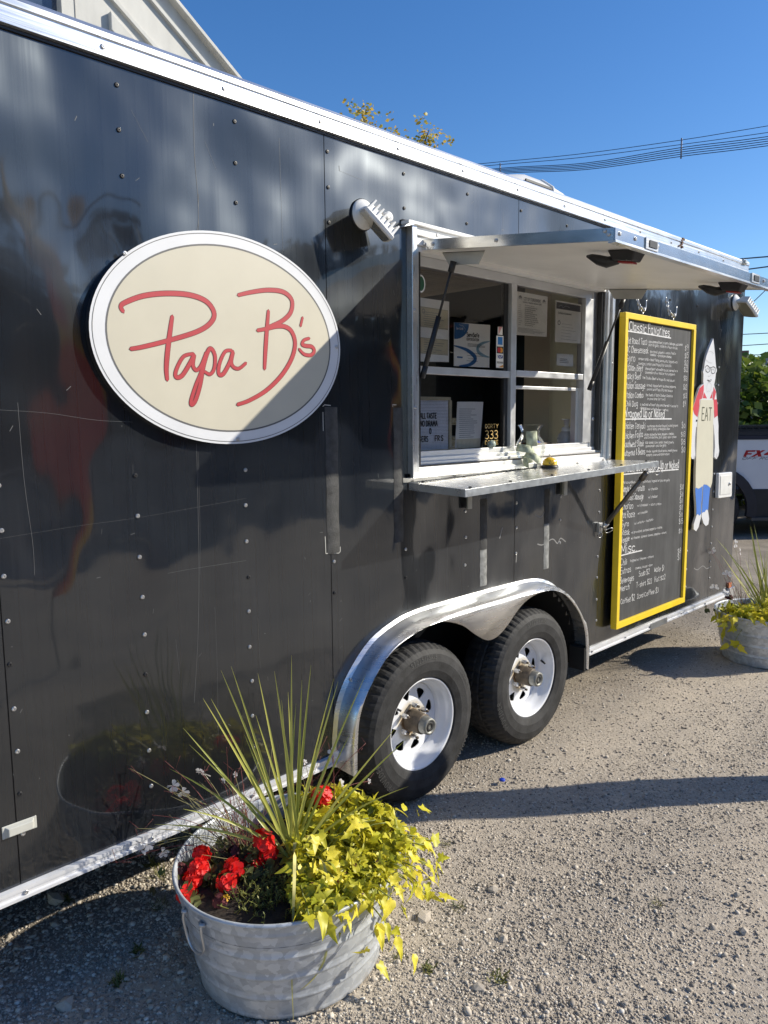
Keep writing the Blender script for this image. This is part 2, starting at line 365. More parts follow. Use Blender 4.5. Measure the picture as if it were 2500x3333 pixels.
# ------------------------------------------------------------------ stroke lettering
GL = {}
for line in '''a:5,5.5 3,6.5 1,5.5 .3,3 1,.8 2.5,0 4,1 5,3.2|5,6.5 5,1 5.8,0
b:!.8,10 .8,0|.8,4.5 2.5,6.5 4.5,5.8 5.2,3.2 4.3,.6 2.5,0 .8,1.5
c:5,5.5 3,6.5 1,5.3 .3,3.2 1,1 3,0 5,1
d:5,4.8 3,6.5 1,5.3 .3,3 1,.7 2.8,0 5,2|!5,10 5,0
e:.5,3.4 5,3.6 4.5,5.8 2.8,6.5 1,5.3 .3,3 1.2,.6 3,0 5,1
f:4.8,9 3.8,10 2.5,9 2.2,7 2.2,0|!.5,6 4.2,6
g:5,5.5 3,6.5 1,5.3 .4,3.3 1.3,1.2 3,.8 5,2.5|5,6.5 5,-1 4,-3.5 2,-3.6 .7,-2.5
h:!.8,10 .8,0|.8,4 2.5,6.3 4.3,6 4.8,4 4.8,0
i:!1,6.5 1,0|!1,8.6 1,9.4
j:2,6.5 2,-1.5 1,-3.5 -.5,-3|!2,8.6 2,9.3
k:!.8,10 .8,0|!4.5,6.3 .8,3 4.8,0
l:!1,10 1,0
m:!.8,6.5 .8,0|.8,4 2,6.2 3.4,6 3.8,4 3.8,0|3.8,4 5,6.2 6.5,6 6.8,4 6.8,0
n:!.8,6.5 .8,0|.8,4 2.5,6.3 4.3,6 4.8,4 4.8,0
o:3,6.5 1,5.5 .3,3.2 1,.9 3,0 4.8,1 5.4,3.3 4.7,5.6 3,6.5
p:!.8,6.5 .8,-3.8|.8,4.5 2.5,6.5 4.5,5.8 5.2,3.2 4.3,.6 2.5,0 .8,1.5
q:5,4.8 3,6.5 1,5.3 .3,3 1,.7 2.8,0 5,2|!5,6.5 5,-3.8
r:!.8,6.5 .8,0|.8,3.8 2,6 3.8,6.2
s:4.6,5.6 3,6.5 1,5.8 1,4.2 3,3.3 4.8,2.2 4.4,.6 2.5,0 .6,.9
t:!2,9 2,1.2 2.8,0 4,.4|!.3,6.3 4,6.3
u:.8,6.5 .8,2 1.8,.2 3.5,.2 5,2.2|!5,6.5 5,0
v:!.3,6.5 2.7,0 5,6.5
w:!.3,6.5 1.8,0 3.6,5 5.2,0 6.8,6.5
x:!.5,6.5 4.8,0|!4.8,6.5 .5,0
y:!.5,6.5 2.8,.5|5,6.5 3,0 1.5,-3 0,-3.8
z:!.5,6.3 4.6,6.3 .5,0 4.8,0
A:!.2,0 3.2,10 6,0|!1.2,3.6 5,3.6
B:!.8,10 .8,0|.8,10 4,9.8 5,7.8 3.5,5.6 .8,5.3|.8,5.3 4.5,5 5.8,2.8 4.2,.3 .8,0
C:5.8,8.5 3.8,10 1.3,8.3 .4,5 1.2,1.6 3.5,0 6,1.4
D:!.8,10 .8,0|.8,10 4,9.2 6,5.5 4.6,1.2 .8,0
E:!5.2,10 .8,10 .8,0 5.3,0|!.8,5.2 4.4,5.2
F:!5.2,10 .8,10 .8,0|!.8,5.2 4.4,5.2
G:5.8,8.5 3.8,10 1.3,8.3 .4,5 1.2,1.6 3.5,0 5.8,1.5 5.9,4.3|!3.6,4.3 6.6,4.3
H:!.8,10 .8,0|!5.4,10 5.4,0|!.8,5.2 5.4,5.2
I:!.3,10 4,10|!2.2,10 2.2,0|!.3,0 4,0
K:!.8,10 .8,0|!5.2,10 .8,4.6 5.6,0
L:!.8,10 .8,0 5,0
M:!.5,0 1,10 3.8,3 6.6,10 7.2,0
N:!.8,0 .8,10 5.4,0 5.4,10
O:3.2,10 1,8.3 .3,5 1,1.7 3.2,0 5.5,1.7 6.2,5 5.5,8.3 3.2,10
P:!.8,10 .8,0|.8,10 4.5,9.6 5.4,7.4 4.2,5.2 .8,4.8
R:!.8,10 .8,0|.8,10 4.5,9.6 5.4,7.4 4.2,5.2 .8,4.8|!2.8,5 5.6,0
S:5.2,8.6 3.2,10 1,8.8 1,6.6 3,5.3 5.2,3.8 5.2,1.3 3,0 .5,1.2
T:!0,10 6,10|!3,10 3,0
U:.8,10 .8,3 1.8,.4 3.8,.2 5.2,2 5.4,4|!5.4,10 5.4,0
V:!.2,10 3,0 5.8,10
W:!0,10 2,0 4,7 6,0 8,10
Y:!.3,10 3,5 3,0|!5.7,10 3,5
0:2.8,10 1,8.3 .4,5 1,1.7 2.8,0 4.7,1.7 5.3,5 4.7,8.3 2.8,10
1:!1.5,10 1.5,0
2:.6,7.8 1.6,9.8 3.8,9.8 4.8,7.8 3.6,4.6 .5,0|!.5,0 5.2,0
3:.6,9 2.8,10 4.8,8.2 4,6 2.2,5.3 4.4,4.6 5.2,2.4 3.6,.2 .4,.8
5:!5,10 1.2,10 1,5.8|1,5.8 3.2,6.5 5.2,4.4 4.8,1.2 2.6,0 .4,.8
6:4.4,9.8 2,7.5 .6,3.8 1,1 2.8,0 4.8,1.3 4.8,3.8 2.8,5 .8,3.5
7:!.5,10 5,10 2,0
8:2.8,10 1,8.6 1.3,6.4 4.2,4.2 4.8,1.6 2.8,0 .8,1.6 1.4,4.2 4.2,6.4 4.6,8.6 2.8,10
9:5,7 3.5,5.2 1.2,6 .8,8.4 2.5,10 4.6,9 5,7 4.4,0
$:5.2,8.6 3.2,10 1,8.8 1,6.6 3,5.3 5.2,3.8 5.2,1.3 3,0 .5,1.2|!3.1,11.6 3.1,-1.6
&:5.6,0 1.4,7.6 2.4,9.8 4,8.6 3,6 .6,2.8 1.6,.2 4,.8 5.8,3.8
+:!1,3.5 5,3.5|!3,5.5 3,1.5
/:!0,-1 4,10
,:!1.2,.8 .6,-1.6
.:!1,0 1,.8
':!1,10.5 .8,8
-:!.8,4 3.8,4
(:3,11 1.4,8 1,4.5 1.4,1 3,-2
):.6,11 2.2,8 2.6,4.5 2.2,1 .6,-2'''.split('\n'):
    k, d = line[0], line[2:]; pl = []
    for seg in d.split('|'):
        st = seg.startswith('!'); P = [tuple(map(float, q.split(','))) for q in seg.lstrip('!').split()]
        pl.extend([[p, q] for p, q in zip(P[:-1], P[1:])] if st else [[tuple(v) for v in catmull(P, 3)]])
    GL[k] = (max(p[0] for s in pl for p in s)+1.5, pl)
def text_width(t): return sum(GL[c][0] if c in GL else 3.2 for c in t)
def letters(mb, t, x0, z0, x1, z1, cap, sw, y, jit=.25, seed=0, fn=None, shear=0.):
    rn = random.Random(hash(t) % 9999 if seed is None else seed+len(t)*7+ord(t[0]))
    W = text_width(t); sx = (x1-x0)/W; sy = cap/10; cx = 0
    for c in t:
        if c not in GL: cx += 3.2; continue
        w, pl = GL[c]; dz = rn.uniform(-jit, jit); sh = rn.uniform(-.06, .06)*jit*3+shear; ks = 1+rn.uniform(-.12, .12)*jit*3
        for s in pl:
            pts = []
            for a, b in s:
                X = x0+(cx+a+sh*b)*sx; u = (X-x0)/(x1-x0) if x1 != x0 else 0
                pts.append((X, z0+(z1-z0)*u+(b*ks+dz)*sy))
            mb.ribbon(pts, sw, y, fn)
        cx += w
# ================================================================== THE SETTING
# ground: one sheet to the horizon, finer and slightly uneven near the trailer
def axis(lo, hi, c0, c1, fine, far):
    a = list(np.arange(c0, c1, fine)); st = fine; x = c1
    while x < hi: a.append(x); st *= 1.35; x += st
    a.append(hi); st = fine; x = c0-fine; b = []
    while x > lo: b.append(x); st *= 1.35; x -= st
    b.append(lo); return np.array(sorted(b)+a)
def gz(x, y):
    return .006*math.sin(3.1*x+1.3*y)*math.sin(2.3*y-.7*x)+.012*mnoise.noise((x*1.7, y*1.7, 0))+.005*mnoise.noise((x*6, y*6, 3))-.006
gx = axis(-400, 600, -.4, 6.2, .08, 1); gy = axis(-400, 600, -2.4, 1.2, .08, 1)
V = []; 
for y in gy:
    for x in gx:
        near = -1 < x < 8 and -3 < y < 2
        V.append((x, y, gz(x, y) if near else 0.0))
nx = len(gx); F = [(j*nx+i, j*nx+i+1, (j+1)*nx+i+1, (j+1)*nx+i) for j in range(len(gy)-1) for i in range(nx-1)]
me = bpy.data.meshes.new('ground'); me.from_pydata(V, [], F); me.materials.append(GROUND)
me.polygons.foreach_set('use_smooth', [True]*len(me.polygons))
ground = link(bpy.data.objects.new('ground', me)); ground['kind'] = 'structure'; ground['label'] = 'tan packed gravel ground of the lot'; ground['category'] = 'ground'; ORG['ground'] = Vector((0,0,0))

# crushed stone lying on it: real angular stones, joined (nobody could count them)
def stones(n, rng, place, size, tiny=False):
    ico = bmesh.new(); bmesh.ops.create_icosphere(ico, subdivisions=1, radius=1.0)
    base = np.array([v.co for v in ico.verts]); tri = np.array([[v.index for v in f.verts] for f in ico.faces]); ico.free()
    if tiny: base = np.array([(1,0,0),(0,1,0),(-1,0,0),(0,-1,0),(.1,.1,.9),(0,0,-.9)], float); tri = np.array([(0,1,4),(1,2,4),(2,3,4),(3,0,4),(1,0,5),(2,1,5),(3,2,5),(0,3,5)])
    P = place(n); n = len(P); S = size(n)
    nv = len(base)
    v = np.repeat(base[None], n, 0)*(1+rng.uniform(-.28, .28, (n, nv, 1)))
    v = v*rng.uniform(.6, 1.25, (n, 1, 3))*np.array([1, 1, .62])
    a = rng.uniform(0, 2*PI, n); b = rng.uniform(-.5, .5, n)
    ca, sa, cb, sb = np.cos(a)[:, None], np.sin(a)[:, None], np.cos(b)[:, None], np.sin(b)[:, None]
    x, y, z = v[..., 0], v[..., 1], v[..., 2]
    y, z = y*cb-z*sb, y*sb+z*cb
    x, y = x*ca-y*sa, x*sa+y*ca
    v = np.stack([x, y, z], -1)*S[:, None, None]
    v[..., 0] += P[:, :1]; v[..., 1] += P[:, 1:2]; v[..., 2] += P[:, 2:3]+(S*.18)[:, None]
    f = (tri[None]+(np.arange(n)*nv)[:, None, None]).reshape(-1, 3)
    return v.reshape(-1, 3), f
def mesh_np(name, v, f, mat):
    me = bpy.data.meshes.new(name); k = f.shape[1]
    me.vertices.add(len(v)); me.vertices.foreach_set('co', v.astype(np.float32).ravel())
    me.loops.add(f.size); me.loops.foreach_set('vertex_index', f.astype(np.int32).ravel())
    me.polygons.add(len(f)); me.polygons.foreach_set('loop_start', np.arange(0, f.size, k, dtype=np.int32))
    me.update(calc_edges=True); me.materials.append(mat); return me
def zs(P): return np.array([gz(x, y) for x, y in P])
def place_near(n):
    out = []
    while len(out) < n:
        d = 1.7*np.exp(RNG.uniform(0, 1, n*2)**1.15*math.log(9/1.7)); a = RNG.uniform(.15, 1.45, n*2)
        x = d*np.sin(a); y = -2.2366+d*np.cos(a)
        pn = .5+.28*np.sin(x*2.1+.5*y)*np.sin(1.7*y-x*.6)+.24*np.sin(y*5.5+.5*np.sin(x*1.3)+.6)
        keep = (y < 1.0) & (x < 8) & (RNG.uniform(0, 1, n*2) < .22+.78*pn**.8)
        keep &= ((x-1.37)**2+(y+.41)**2 > .27**2) & ((x-5.52)**2+(y+.4)**2 > .24**2)
        out += list(zip(x[keep], y[keep]))
    P = np.array(out[:n]); return np.c_[P, zs(P)]
def place_shadow(n):
    x = RNG.uniform(.45, 1.6, n); y = RNG.uniform(-.75, .75, n); P = np.c_[x, y]; P = P[(x-1.37)**2+(y+.41)**2 > .28**2]
    return np.c_[P, zs(P)]
v0, f0 = stones(120000, RNG, place_near, lambda n: np.clip(RNG.lognormal(math.log(.0031), .34, n), .0016, .0062), True)
v1, f1 = stones(17000, RNG, place_near, lambda n: np.clip(RNG.lognormal(math.log(.0052), .32, n), .0032, .0105))
v2, f2 = stones(9000, RNG, place_shadow, lambda n: np.clip(RNG.lognormal(math.log(.0044), .45, n), .002, .012))
v3, f3 = stones(260, RNG, place_near, lambda n: np.clip(RNG.lognormal(math.log(.0085), .3, n), .006, .015))
vv = np.concatenate([v1, v2, v3, v0]); ff = np.concatenate([f1, f2+len(v1), f3+len(v1)+len(v2), f0+len(v1)+len(v2)+len(v3)])
gr = link(bpy.data.objects.new('gravel', mesh_np('gravel', vv, ff, STONE))); gr['kind'] = 'stuff'; gr['label'] = 'loose crushed stone covering the lot'; gr['category'] = 'gravel'
# a few larger stones one can point at
for i, (x, y, s, lab) in enumerate([
    (1.66, -.94, .024, 'pale fist sized stone on the gravel right of the near tub, the nearest of them'), (1.89, -.86, .020, 'pale stone on the gravel a little beyond the nearest one'),
    (2.07, -.68, .020, 'whitish stone on the gravel between near tub and first tyre shadow'), (2.66, -1.32, .018, 'pale stone near the right edge of the open gravel'),
    (1.78, -.61, .024, 'dark stone on the gravel just right of the yellow vine'), (2.48, -1.41, .017, 'grey stone at the right border of the gravel'),
    (.92, .40, .040, 'flat pale stone in shade under the white bottom rail'), (.75, -.11, .028, 'white stone in the tub shadow, leftmost'), (.96, -.22, .022, 'pale stone in the shade close to the tub wall')]):
    v, f = stones(1, np.random.default_rng(40+i), lambda n: np.array([[x, y, gz(x, y)]]), lambda n: np.array([s]))
    o = build('stone', MB().add(v-0, f), STONE, origin=(x, y, gz(x, y))); tag(o, lab, 'stone', 'loose stones on the gravel')
o = build('bottle_cap', MB().lathe([(.001,.008),(.012,.008),(.014,.006),(.0145,0)], (2.763,-.207,.004), n=14), M('blue_plastic', (.02,.06,.5), .3), origin=(2.763,-.207,0))
tag(o, 'small blue plastic cap lying on the gravel beside the tyre', 'bottle cap')

# ---- concrete building behind the trailer
cb = thing('concrete_building', 'pale concrete building with sloping roof edge behind the trailer', 'building', (3, 6, 0))
def rake(x): return 6.41+(x-4.78)*(-.716)
w = MB()
def quad_wall(xa, xb, za, zb_a, zb_b): w.hexa([(xa,6,za),(xb,6,za),(xb,9,za),(xa,9,za),(xa,6,zb_a),(xb,6,zb_b),(xb,9,zb_b),(xa,9,zb_a)])
quad_wall(-4, 2.55, 0, rake(-4), rake(2.55)); quad_wall(3.525, 9.6, 0, rake(3.525), rake(9.6))
quad_wall(2.55, 3.525, 0, 5.0, 5.0); quad_wall(2.55, 3.525, 6.6, rake(2.55), rake(3.525))
build('wall', w, CONC, cb)
def bar(name, x0, x1, off, wd, dep, mat=CONC):
    m = MB(); z0, z1 = rake(x0)+off, rake(x1)+off
    m.hexa([(x0,6-dep,z0-wd),(x1,6-dep,z1-wd),(x1,6.02,z1-wd),(x0,6.02,z0-wd),(x0,6-dep,z0),(x1,6-dep,z1),(x1,6.02,z1),(x0,6.02,z0)])
    return build(name, m, mat, cb, bevel=.004)
bar('coping', -4.2, 9.8, .02, .05, .10); bar('rib', -4, 9.6, -.24, .055, .045); bar('rib', -4, 9.6, -.715, .06, .045)
m = MB(); z = lambda x: 6.02+(x-4.02)*-.72
m.hexa([(4.02,5.93,z(4.02)-.19),(5.4,5.93,z(5.4)-.19),(5.4,6.02,z(5.4)-.19),(4.02,6.02,z(4.02)-.19),(4.02,5.93,z(4.02)),(5.4,5.93,z(5.4)),(5.4,6.02,z(5.4)),(4.02,6.02,z(4.02))])
build('ledge', m, CONC, cb, bevel=.01)
wf = hold('window', cb)
build('pane', MB().box((2.55,6.12,5.0),(3.525,6.13,6.6)), M('dark_blue_glazing', (.05,.075,.12), .08, spec=.9), wf)
build('frame', MB().box((3.13,6.05,5.0),(3.175,6.13,6.6)).box((2.5,6.05,5.0),(2.58,6.13,6.6)).box((2.58,6.05,5.0),(3.13,6.13,5.06)), WHITE, wf)
build('joint', MB().box((3.66,5.994,4.5),(3.668,6.01,rake(3.66)-.3)), M('joint_grey', (.3,.29,.27), .9), cb)  # narrow darker strip along the wall's panel joint

# ---- honey locust behind the roof
LOC_LEAF = mat_leaf('locust_leaf', (.30,.31,.05), (.62,.40,.06), trans=.5, per='ISLAND'); BARK = M('bark', (.10,.075,.055), .9, 0, .3, 12, .6, 30)
def leaf_cards(pts, rng, size, droop=.6):
    n = len(pts); a = rng.uniform(0, 2*PI, n); d = np.c_[np.cos(a), np.sin(a), rng.uniform(-1.1, .3, n)*droop]; d /= np.linalg.norm(d, axis=1)[:, None]
    q = rng.normal(size=(n, 3)); sd = np.cross(d, q); sd /= np.linalg.norm(sd, axis=1)[:, None]
    L = size*rng.uniform(.6, 1.3, (n, 1)); W = L*.36
    v = np.stack([pts, pts+d*L*.45+sd*W, pts+d*L, pts+d*L*.45-sd*W], 1).reshape(-1, 3)
    return v, np.arange(4*n).reshape(-1, 4)
tr = thing('honey_locust_tree', 'thin yellowing tree top showing above the silver roof trim', 'tree', (12.0, 9.8, 0))
build('trunk', MB().tube([(12,9.8,0),(12.05,9.85,2.5),(11.95,9.8,4.4),(12,9.8,5.6)], [.17,.14,.11,.07], 10), BARK, tr)
pts = []; 
for i, (t, k) in enumerate([((12.03,9.85,8.45),1.0),((12.95,8.75,8.0),1.0),((11.35,10.55,8.0),.9),((12.55,9.35,7.75),.8),((11.7,10.1,8.05),1.0),((12.3,9.5,7.9),.8),((11.0,11.0,7.9),.5),((12.5,10.2,7.6),.8),((11.6,9.2,7.4),.7)]):
    p0 = Vector((12,9.8,5.3+.12*i)); t = Vector(t)+Vector((-.36,.36,-.26)); mid = p0.lerp(t, .5)+Vector((random.uniform(-.15,.15), random.uniform(-.15,.15), .15))
    path = catmull([p0, mid, t], 8); build('branch', MB().tube(path, [.045*(1-j/len(path))+.008 for j in range(len(path))], 6), BARK, tr)
    for j, p in enumerate(path):
        if j < 5: continue
        for _ in range(int(8*k)):
            e = p+Vector((random.gauss(0,.2), random.gauss(0,.2), random.gauss(-.02,.13)))
            for _ in range(9): pts.append(e+Vector((random.gauss(0,.06), random.gauss(0,.06), random.gauss(-.05,.06))))
v, f = leaf_cards(np.array([tuple(p) for p in pts]), RNG, .085)
o = build('crown', MB().add(v, f), LOC_LEAF, tr); o['kind'] = 'stuff'

# ---- overhead wires
WIRE = M('black_cable', (.012,.014,.03), .5)
def azel(az, el, d): a, e = math.radians(az), math.radians(el); return Vector((d*math.cos(a), -2.2366+d*math.sin(a), 1.7097+d*math.tan(e)))
def dist(az): return 20.5/math.cos(math.radians(az-29))
K = [(55,15.9),(45,16.9),(38.5,17.38),(31.6,17.56),(24.8,17.74),(19.6,17.85),(8,17.6),(-4,17.0)]
K2 = [(55,15.75),(45,16.75),(38.5,17.22),(31.6,17.34),(24.8,17.48),(19.6,17.48),(8,17.1),(-4,16.4)]
for n, kk, lab in (('overhead_wire', K, 'upper thin wire crossing the blue sky right of the tree'), ('overhead_wire', K2, 'thin wire just under the topmost one in the sky')):
    o = build(n, MB().tube(catmull([azel(a, e, dist(a)) for a, e in kk], 4), .008, 5), WIRE); tag(o, lab, 'wire', 'wires across the sky')
cbn = thing('cable_bundle', 'bundle of black cables sagging across the sky between two spacers', 'cables', tuple(azel(24.8, 17.0, dist(24.8))))
for i in range(5):
    h = [16.2, 16.5, 17.04-.09*i*.9, 16.98-.10*i, 17.30-.13*i, 17.25-.13*i, 16.9-.13*i, 16.2-.13*i]
    h[0] -= .03*i; h[1] -= .04*i
    build('cable', MB().tube(catmull([azel(a, e, dist(a)+.12*(i%2)) for (a, _), e in zip([(55,0),(45,0),(36.95,0),(31,0),(24.8,0),(19.6,0),(8,0),(-4,0)], h)], 5), .0095, 5), WIRE, cbn)
for az, lo, hi in ((36.95, 16.62, 17.35), (24.8, 16.65, 17.85)):
    build('spacer', MB().tube([azel(az, lo, dist(az)), azel(az, hi, dist(az))], .02, 5), M('spacer_grey', (.12,.16,.25), .5), cbn)
for az0, e0, az1, e1, lab in ((20.6,10.15,19.0,10.14,'upper of two dark wires beyond the trailer corner'),(20.5,9.45,19.0,9.53,'lower of two dark wires beyond the trailer corner'),(20.2,7.1,18.9,8.4,'slanting thin guy wire beyond the rear floodlight'),(21,5.3,18.8,5.3,'faint wire in the low sky, upper one'),(21,4.55,18.8,4.6,'faint wire in the low sky, middle one'),(21,3.95,18.8,3.9,'faint wire low over the far roof')):
    A, B = azel(az0, e0, 26), azel(az1, e1, 24); D = B-A
    o = build('overhead_wire', MB().tube([A-D*2, A, B, B+D*6], .012 if e0 < 9 else .02, 5), WIRE); tag(o, lab, 'wire', 'wires beyond the trailer corner')

# ---- hedge and low building beyond the pickup
HEDGE = mat_leaf('hedge_leaf', (.045,.10,.012), (.17,.22,.03), trans=.4, per='ISLAND')
def bush(loc, rx, ry, h, n, lab, size=.16):
    t = thing('leafy_bush', lab, 'bush', loc, 'bushes behind the pickup'); c = Vector(loc); P = []
    for _ in range(n):
        u = RNG.normal(size=3); u /= np.linalg.norm(u); r = RNG.uniform(.72, 1.03)*(1+.16*mnoise.noise(tuple(u*2.5+np.array([loc[0]]*3))))
        z = h*.52+u[2]*h*.5*r; P.append((c.x+u[0]*rx*r, c.y+u[1]*ry*r, max(.05, z)))
    v, f = leaf_cards(np.array(P), RNG, size, 1.0)
    o = build('foliage', MB().add(v, f), HEDGE, t); o['kind'] = 'stuff'
    m = MB()
    for k in range(6): m.tube([c+Vector((.1*k-.2,.1,0)), c+Vector((random.uniform(-1,1)*rx*.6, random.uniform(-1,1)*ry*.6, h*.7))], [.04,.012], 6)
    build('stem', m, BARK, t)
bush((14.9,3.25,0), 1.7, 1.4, 2.75, 5200, 'leafy green bush behind the pickup, beside the black trailer corner')
bush((15.9,2.2,0), 1.6, 1.5, 2.85, 5200, 'leafy bush behind the pickup, at the right border')
bush((16.0,.3,0), 1.8, 1.5, 2.6, 3000, 'leafy bush beyond the cab of the pickup')
bush((14.2,5.4,0), 1.8, 1.6, 2.7, 2500, 'leafy bush hidden half behind the black trailer')
fb = thing('far_building', 'low pale building with brick chimney above the bushes', 'building', (36, 10, 0))
ux = Vector((math.cos(math.radians(-70.7)), math.sin(math.radians(-70.7)), 0)); uy = Vector((.944, .33, 0)); c0 = azel(19.6, 0, 34); c0.z = 0
def fbox(a, b, d0, d1, z0, z1): 
    P = [c0+ux*s+uy*t for s, t in ((a,d0),(b,d0),(b,d1),(a,d1))]; m = MB(); return m.hexa([(p.x,p.y,z0) for p in P]+[(p.x,p.y,z1) for p in P])
build('wall', fbox(-12, 14, 0, 8, 0, 3.35), M('far_wall_brick', (.33,.25,.20), .9, 0, .15, 5), fb)
build('roof', fbox(-12.3, 14.3, -.3, 8.3, 3.35, 3.62), M('far_roof_pale', (.42,.40,.38), .8), fb)
build('parapet', fbox(-.9, .8, 1, 3, 3.62, 4.0), M('far_roof_pale', (.42,.40,.38), .8), fb)
build('chimney', fbox(-.62, -.28, .7, 1.2, 3.62, 4.28), M('far_chimney_brick', (.19,.11,.09), .9, 0, .2, 9), fb)
build('vent_pipe', fbox(.45, .53, .7, .9, 3.62, 3.95), BLACKM, fb)
# ================================================================== FOOD TRAILER
T = thing('food_trailer', 'black food trailer with open serving window and silver trim', 'food trailer', (2.8, 1.2, 0))
X0, X1, ZB, ZT = -1.75, 5.987, .353, 2.75
seams = [X0, -.533, .686, 1.905, 3.124, 4.343, 5.562, X1]
HOLES = [(2.40, 3.94, 1.50, 2.42)]
outP = [(1.906,.30),(1.908,.42),(1.932,.552),(2.0,.665),(2.12,.775),(2.27,.832),(2.37,.849),(2.46,.854),(2.58,.856),(2.68,.857),(2.75,.857),(2.80,.857),(2.86,.857),(2.93,.857),(3.0,.857),(3.072,.857),(3.16,.856),(3.25,.852),(3.36,.835),(3.49,.78),(3.62,.665),(3.69,.55),(3.712,.42),(3.714,.30)]
_e = [1.916, 1.94, 1.97, 2.0, 2.04, 2.08, 2.12, 2.18, 2.27, 2.37, 3.25, 3.36, 3.43, 3.49, 3.54, 3.58, 3.62, 3.655, 3.69, 3.705]
for _a, _b in zip(_e[:-1], _e[1:]): HOLES.append((_a, _b, .0, round(min(np.interp(_a, *zip(*outP)), np.interp(_b, *zip(*outP)))-.010, 4)))   # stepped wheel arch behind the fender
def in_hole(x, z): return any(a < x < b and c < z < d for a, b, c, d in HOLES)
for a, b in zip(seams[:-1], seams[1:]):     # one sheet per panel, its joint recessed; openings for window and wheels
    xs = sorted({a+.0018, b-.0018} | {h for H in HOLES for h in H[:2] if a < h < b}); zsv = sorted({ZB, ZT} | {h for H in HOLES for h in H[2:] if ZB < h < ZT})
    m = MB()
    for i in range(len(xs)-1):
        for j in range(len(zsv)-1):
            if not in_hole((xs[i]+xs[i+1])/2, (zsv[j]+zsv[j+1])/2): m.add([(xs[i],0,zsv[j]),(xs[i+1],0,zsv[j]),(xs[i+1],0,zsv[j+1]),(xs[i],0,zsv[j+1])], [(0,1,2,3)])
    build('side_panel', m, SKIN, T)
for s in seams[1:-1]:                        # dark recessed joint behind
    m = MB()
    for z0, z1 in ([(ZB, ZT)] if not (2.4 < s < 3.94) else [(.815, 1.50), (2.42, ZT)]): m.box((s-.02,.0035,z0),(s+.02,.006,z1))
    build('panel_joint', m, BLACKM, T)
# body behind the skin: shell walls, roof, floor, unseen far side opening added to light the interior
sh = MB()
sh.box((X0,.03,2.62),(X1-.004,2.45,2.80)); sh.box((X0,.03,.36),(1.93,2.45,.46)); sh.box((3.70,.03,.36),(X1-.004,2.45,.46)); sh.box((1.93,.42,.36),(3.70,2.45,.46))
sh.box((X0,.05,.46),(X0+.04,2.45,2.62)); sh.box((X1-.044,1.5,.46),(X1-.004,2.45,2.62))   # rear end wall left out, unseen gap added to bring daylight inside
sh.box((X0,2.41,.46),(.9,2.45,2.62)); sh.box((4.6,2.41,.46),(X1-.004,2.45,2.62)); sh.box((.9,2.41,2.5),(4.6,2.45,2.62)); sh.box((.9,2.41,.46),(4.6,2.45,.9))
build('body_shell', sh, BLACKM, T)
build('rear_corner_post', MB().box((X1-.004,.002,ZB),(X1+.012,.05,ZT)), M('black_corner_post', (.03,.031,.033), .3, 0, .2, 9, coat=.5), T)
build('roof_skin', MB().add([(X0,.03,2.82),(X1,.03,2.82),(X1,1.25,2.875),(X0,1.25,2.875),(X1,2.45,2.82),(X0,2.45,2.82)], [(0,1,2,3),(3,2,4,5)]), ALU, T)
# roof trim: stepped extrusion in two lengths, screws, rust at the splice
for a, b in ((X0, 4.862), (4.864, X1+.014)):
    m = MB(); m.add([(x,y,z) for x in (a,b) for y,z in ((-.004,2.748),(-.018,2.75),(-.018,2.757),(-.014,2.760),(-.014,2.797),(-.020,2.800),(-.020,2.815),(-.012,2.828),(.05,2.834),(.05,2.748))],
        [(i,i+1,i+11,i+10) for i in range(9)]+[(9,0,10,19),tuple(range(9,-1,-1)),tuple(range(10,20))])
    build('roof_trim', m, ALU_B, T)
build('trim_seal', MB().box((X0,-.006,2.740),(X1,.004,2.748)), BLACKM, T)
rm = MB(); rn = random.Random(4)
for _ in range(14):
    x, z = 4.863+rn.gauss(0,.022), rn.uniform(2.757,2.828); rm.box((x-.006,-.0225,z-.003),(x+.006,-.013,z+.004))
build('rust_patch', rm, M('rust', (.22,.13,.09), .9, 0, .4, 40), T)
# bottom rail (broken by the wheels)
for a, b in ((X0, 1.905), (3.72, X1+.03)):
    m = MB(); prof = ((-.002,.352),(-.016,.350),(-.016,.338),(-.011,.335),(-.011,.325),(-.017,.322),(-.017,.313),(-.004,.309),(.05,.309),(.05,.352)); n = len(prof)
    m.add([(x,y,z) for x in (a,b) for y,z in prof], [(i,i+1,i+n+1,i+n) for i in range(n-1)]+[(n-1,0,n,2*n-1),tuple(range(n-1,-1,-1)),tuple(range(n,2*n))])
    build('bottom_rail', m, RAIL, T)
build('rail_repair_plate', MB().box((4.62,-.019,.311),(4.86,-.0175,.350)), mat_alu('dull_plate', (.42,.43,.45), .4, .8), T)
build('bumper_bracket', MB().box((5.93,-.02,.30),(6.03,.08,.37)), ALU, T, bevel=.004)
build('reflector', MB().box((5.93,-.012,.372),(5.985,-.001,.41)), M('amber_reflector', (.5,.16,.06), .2), T)
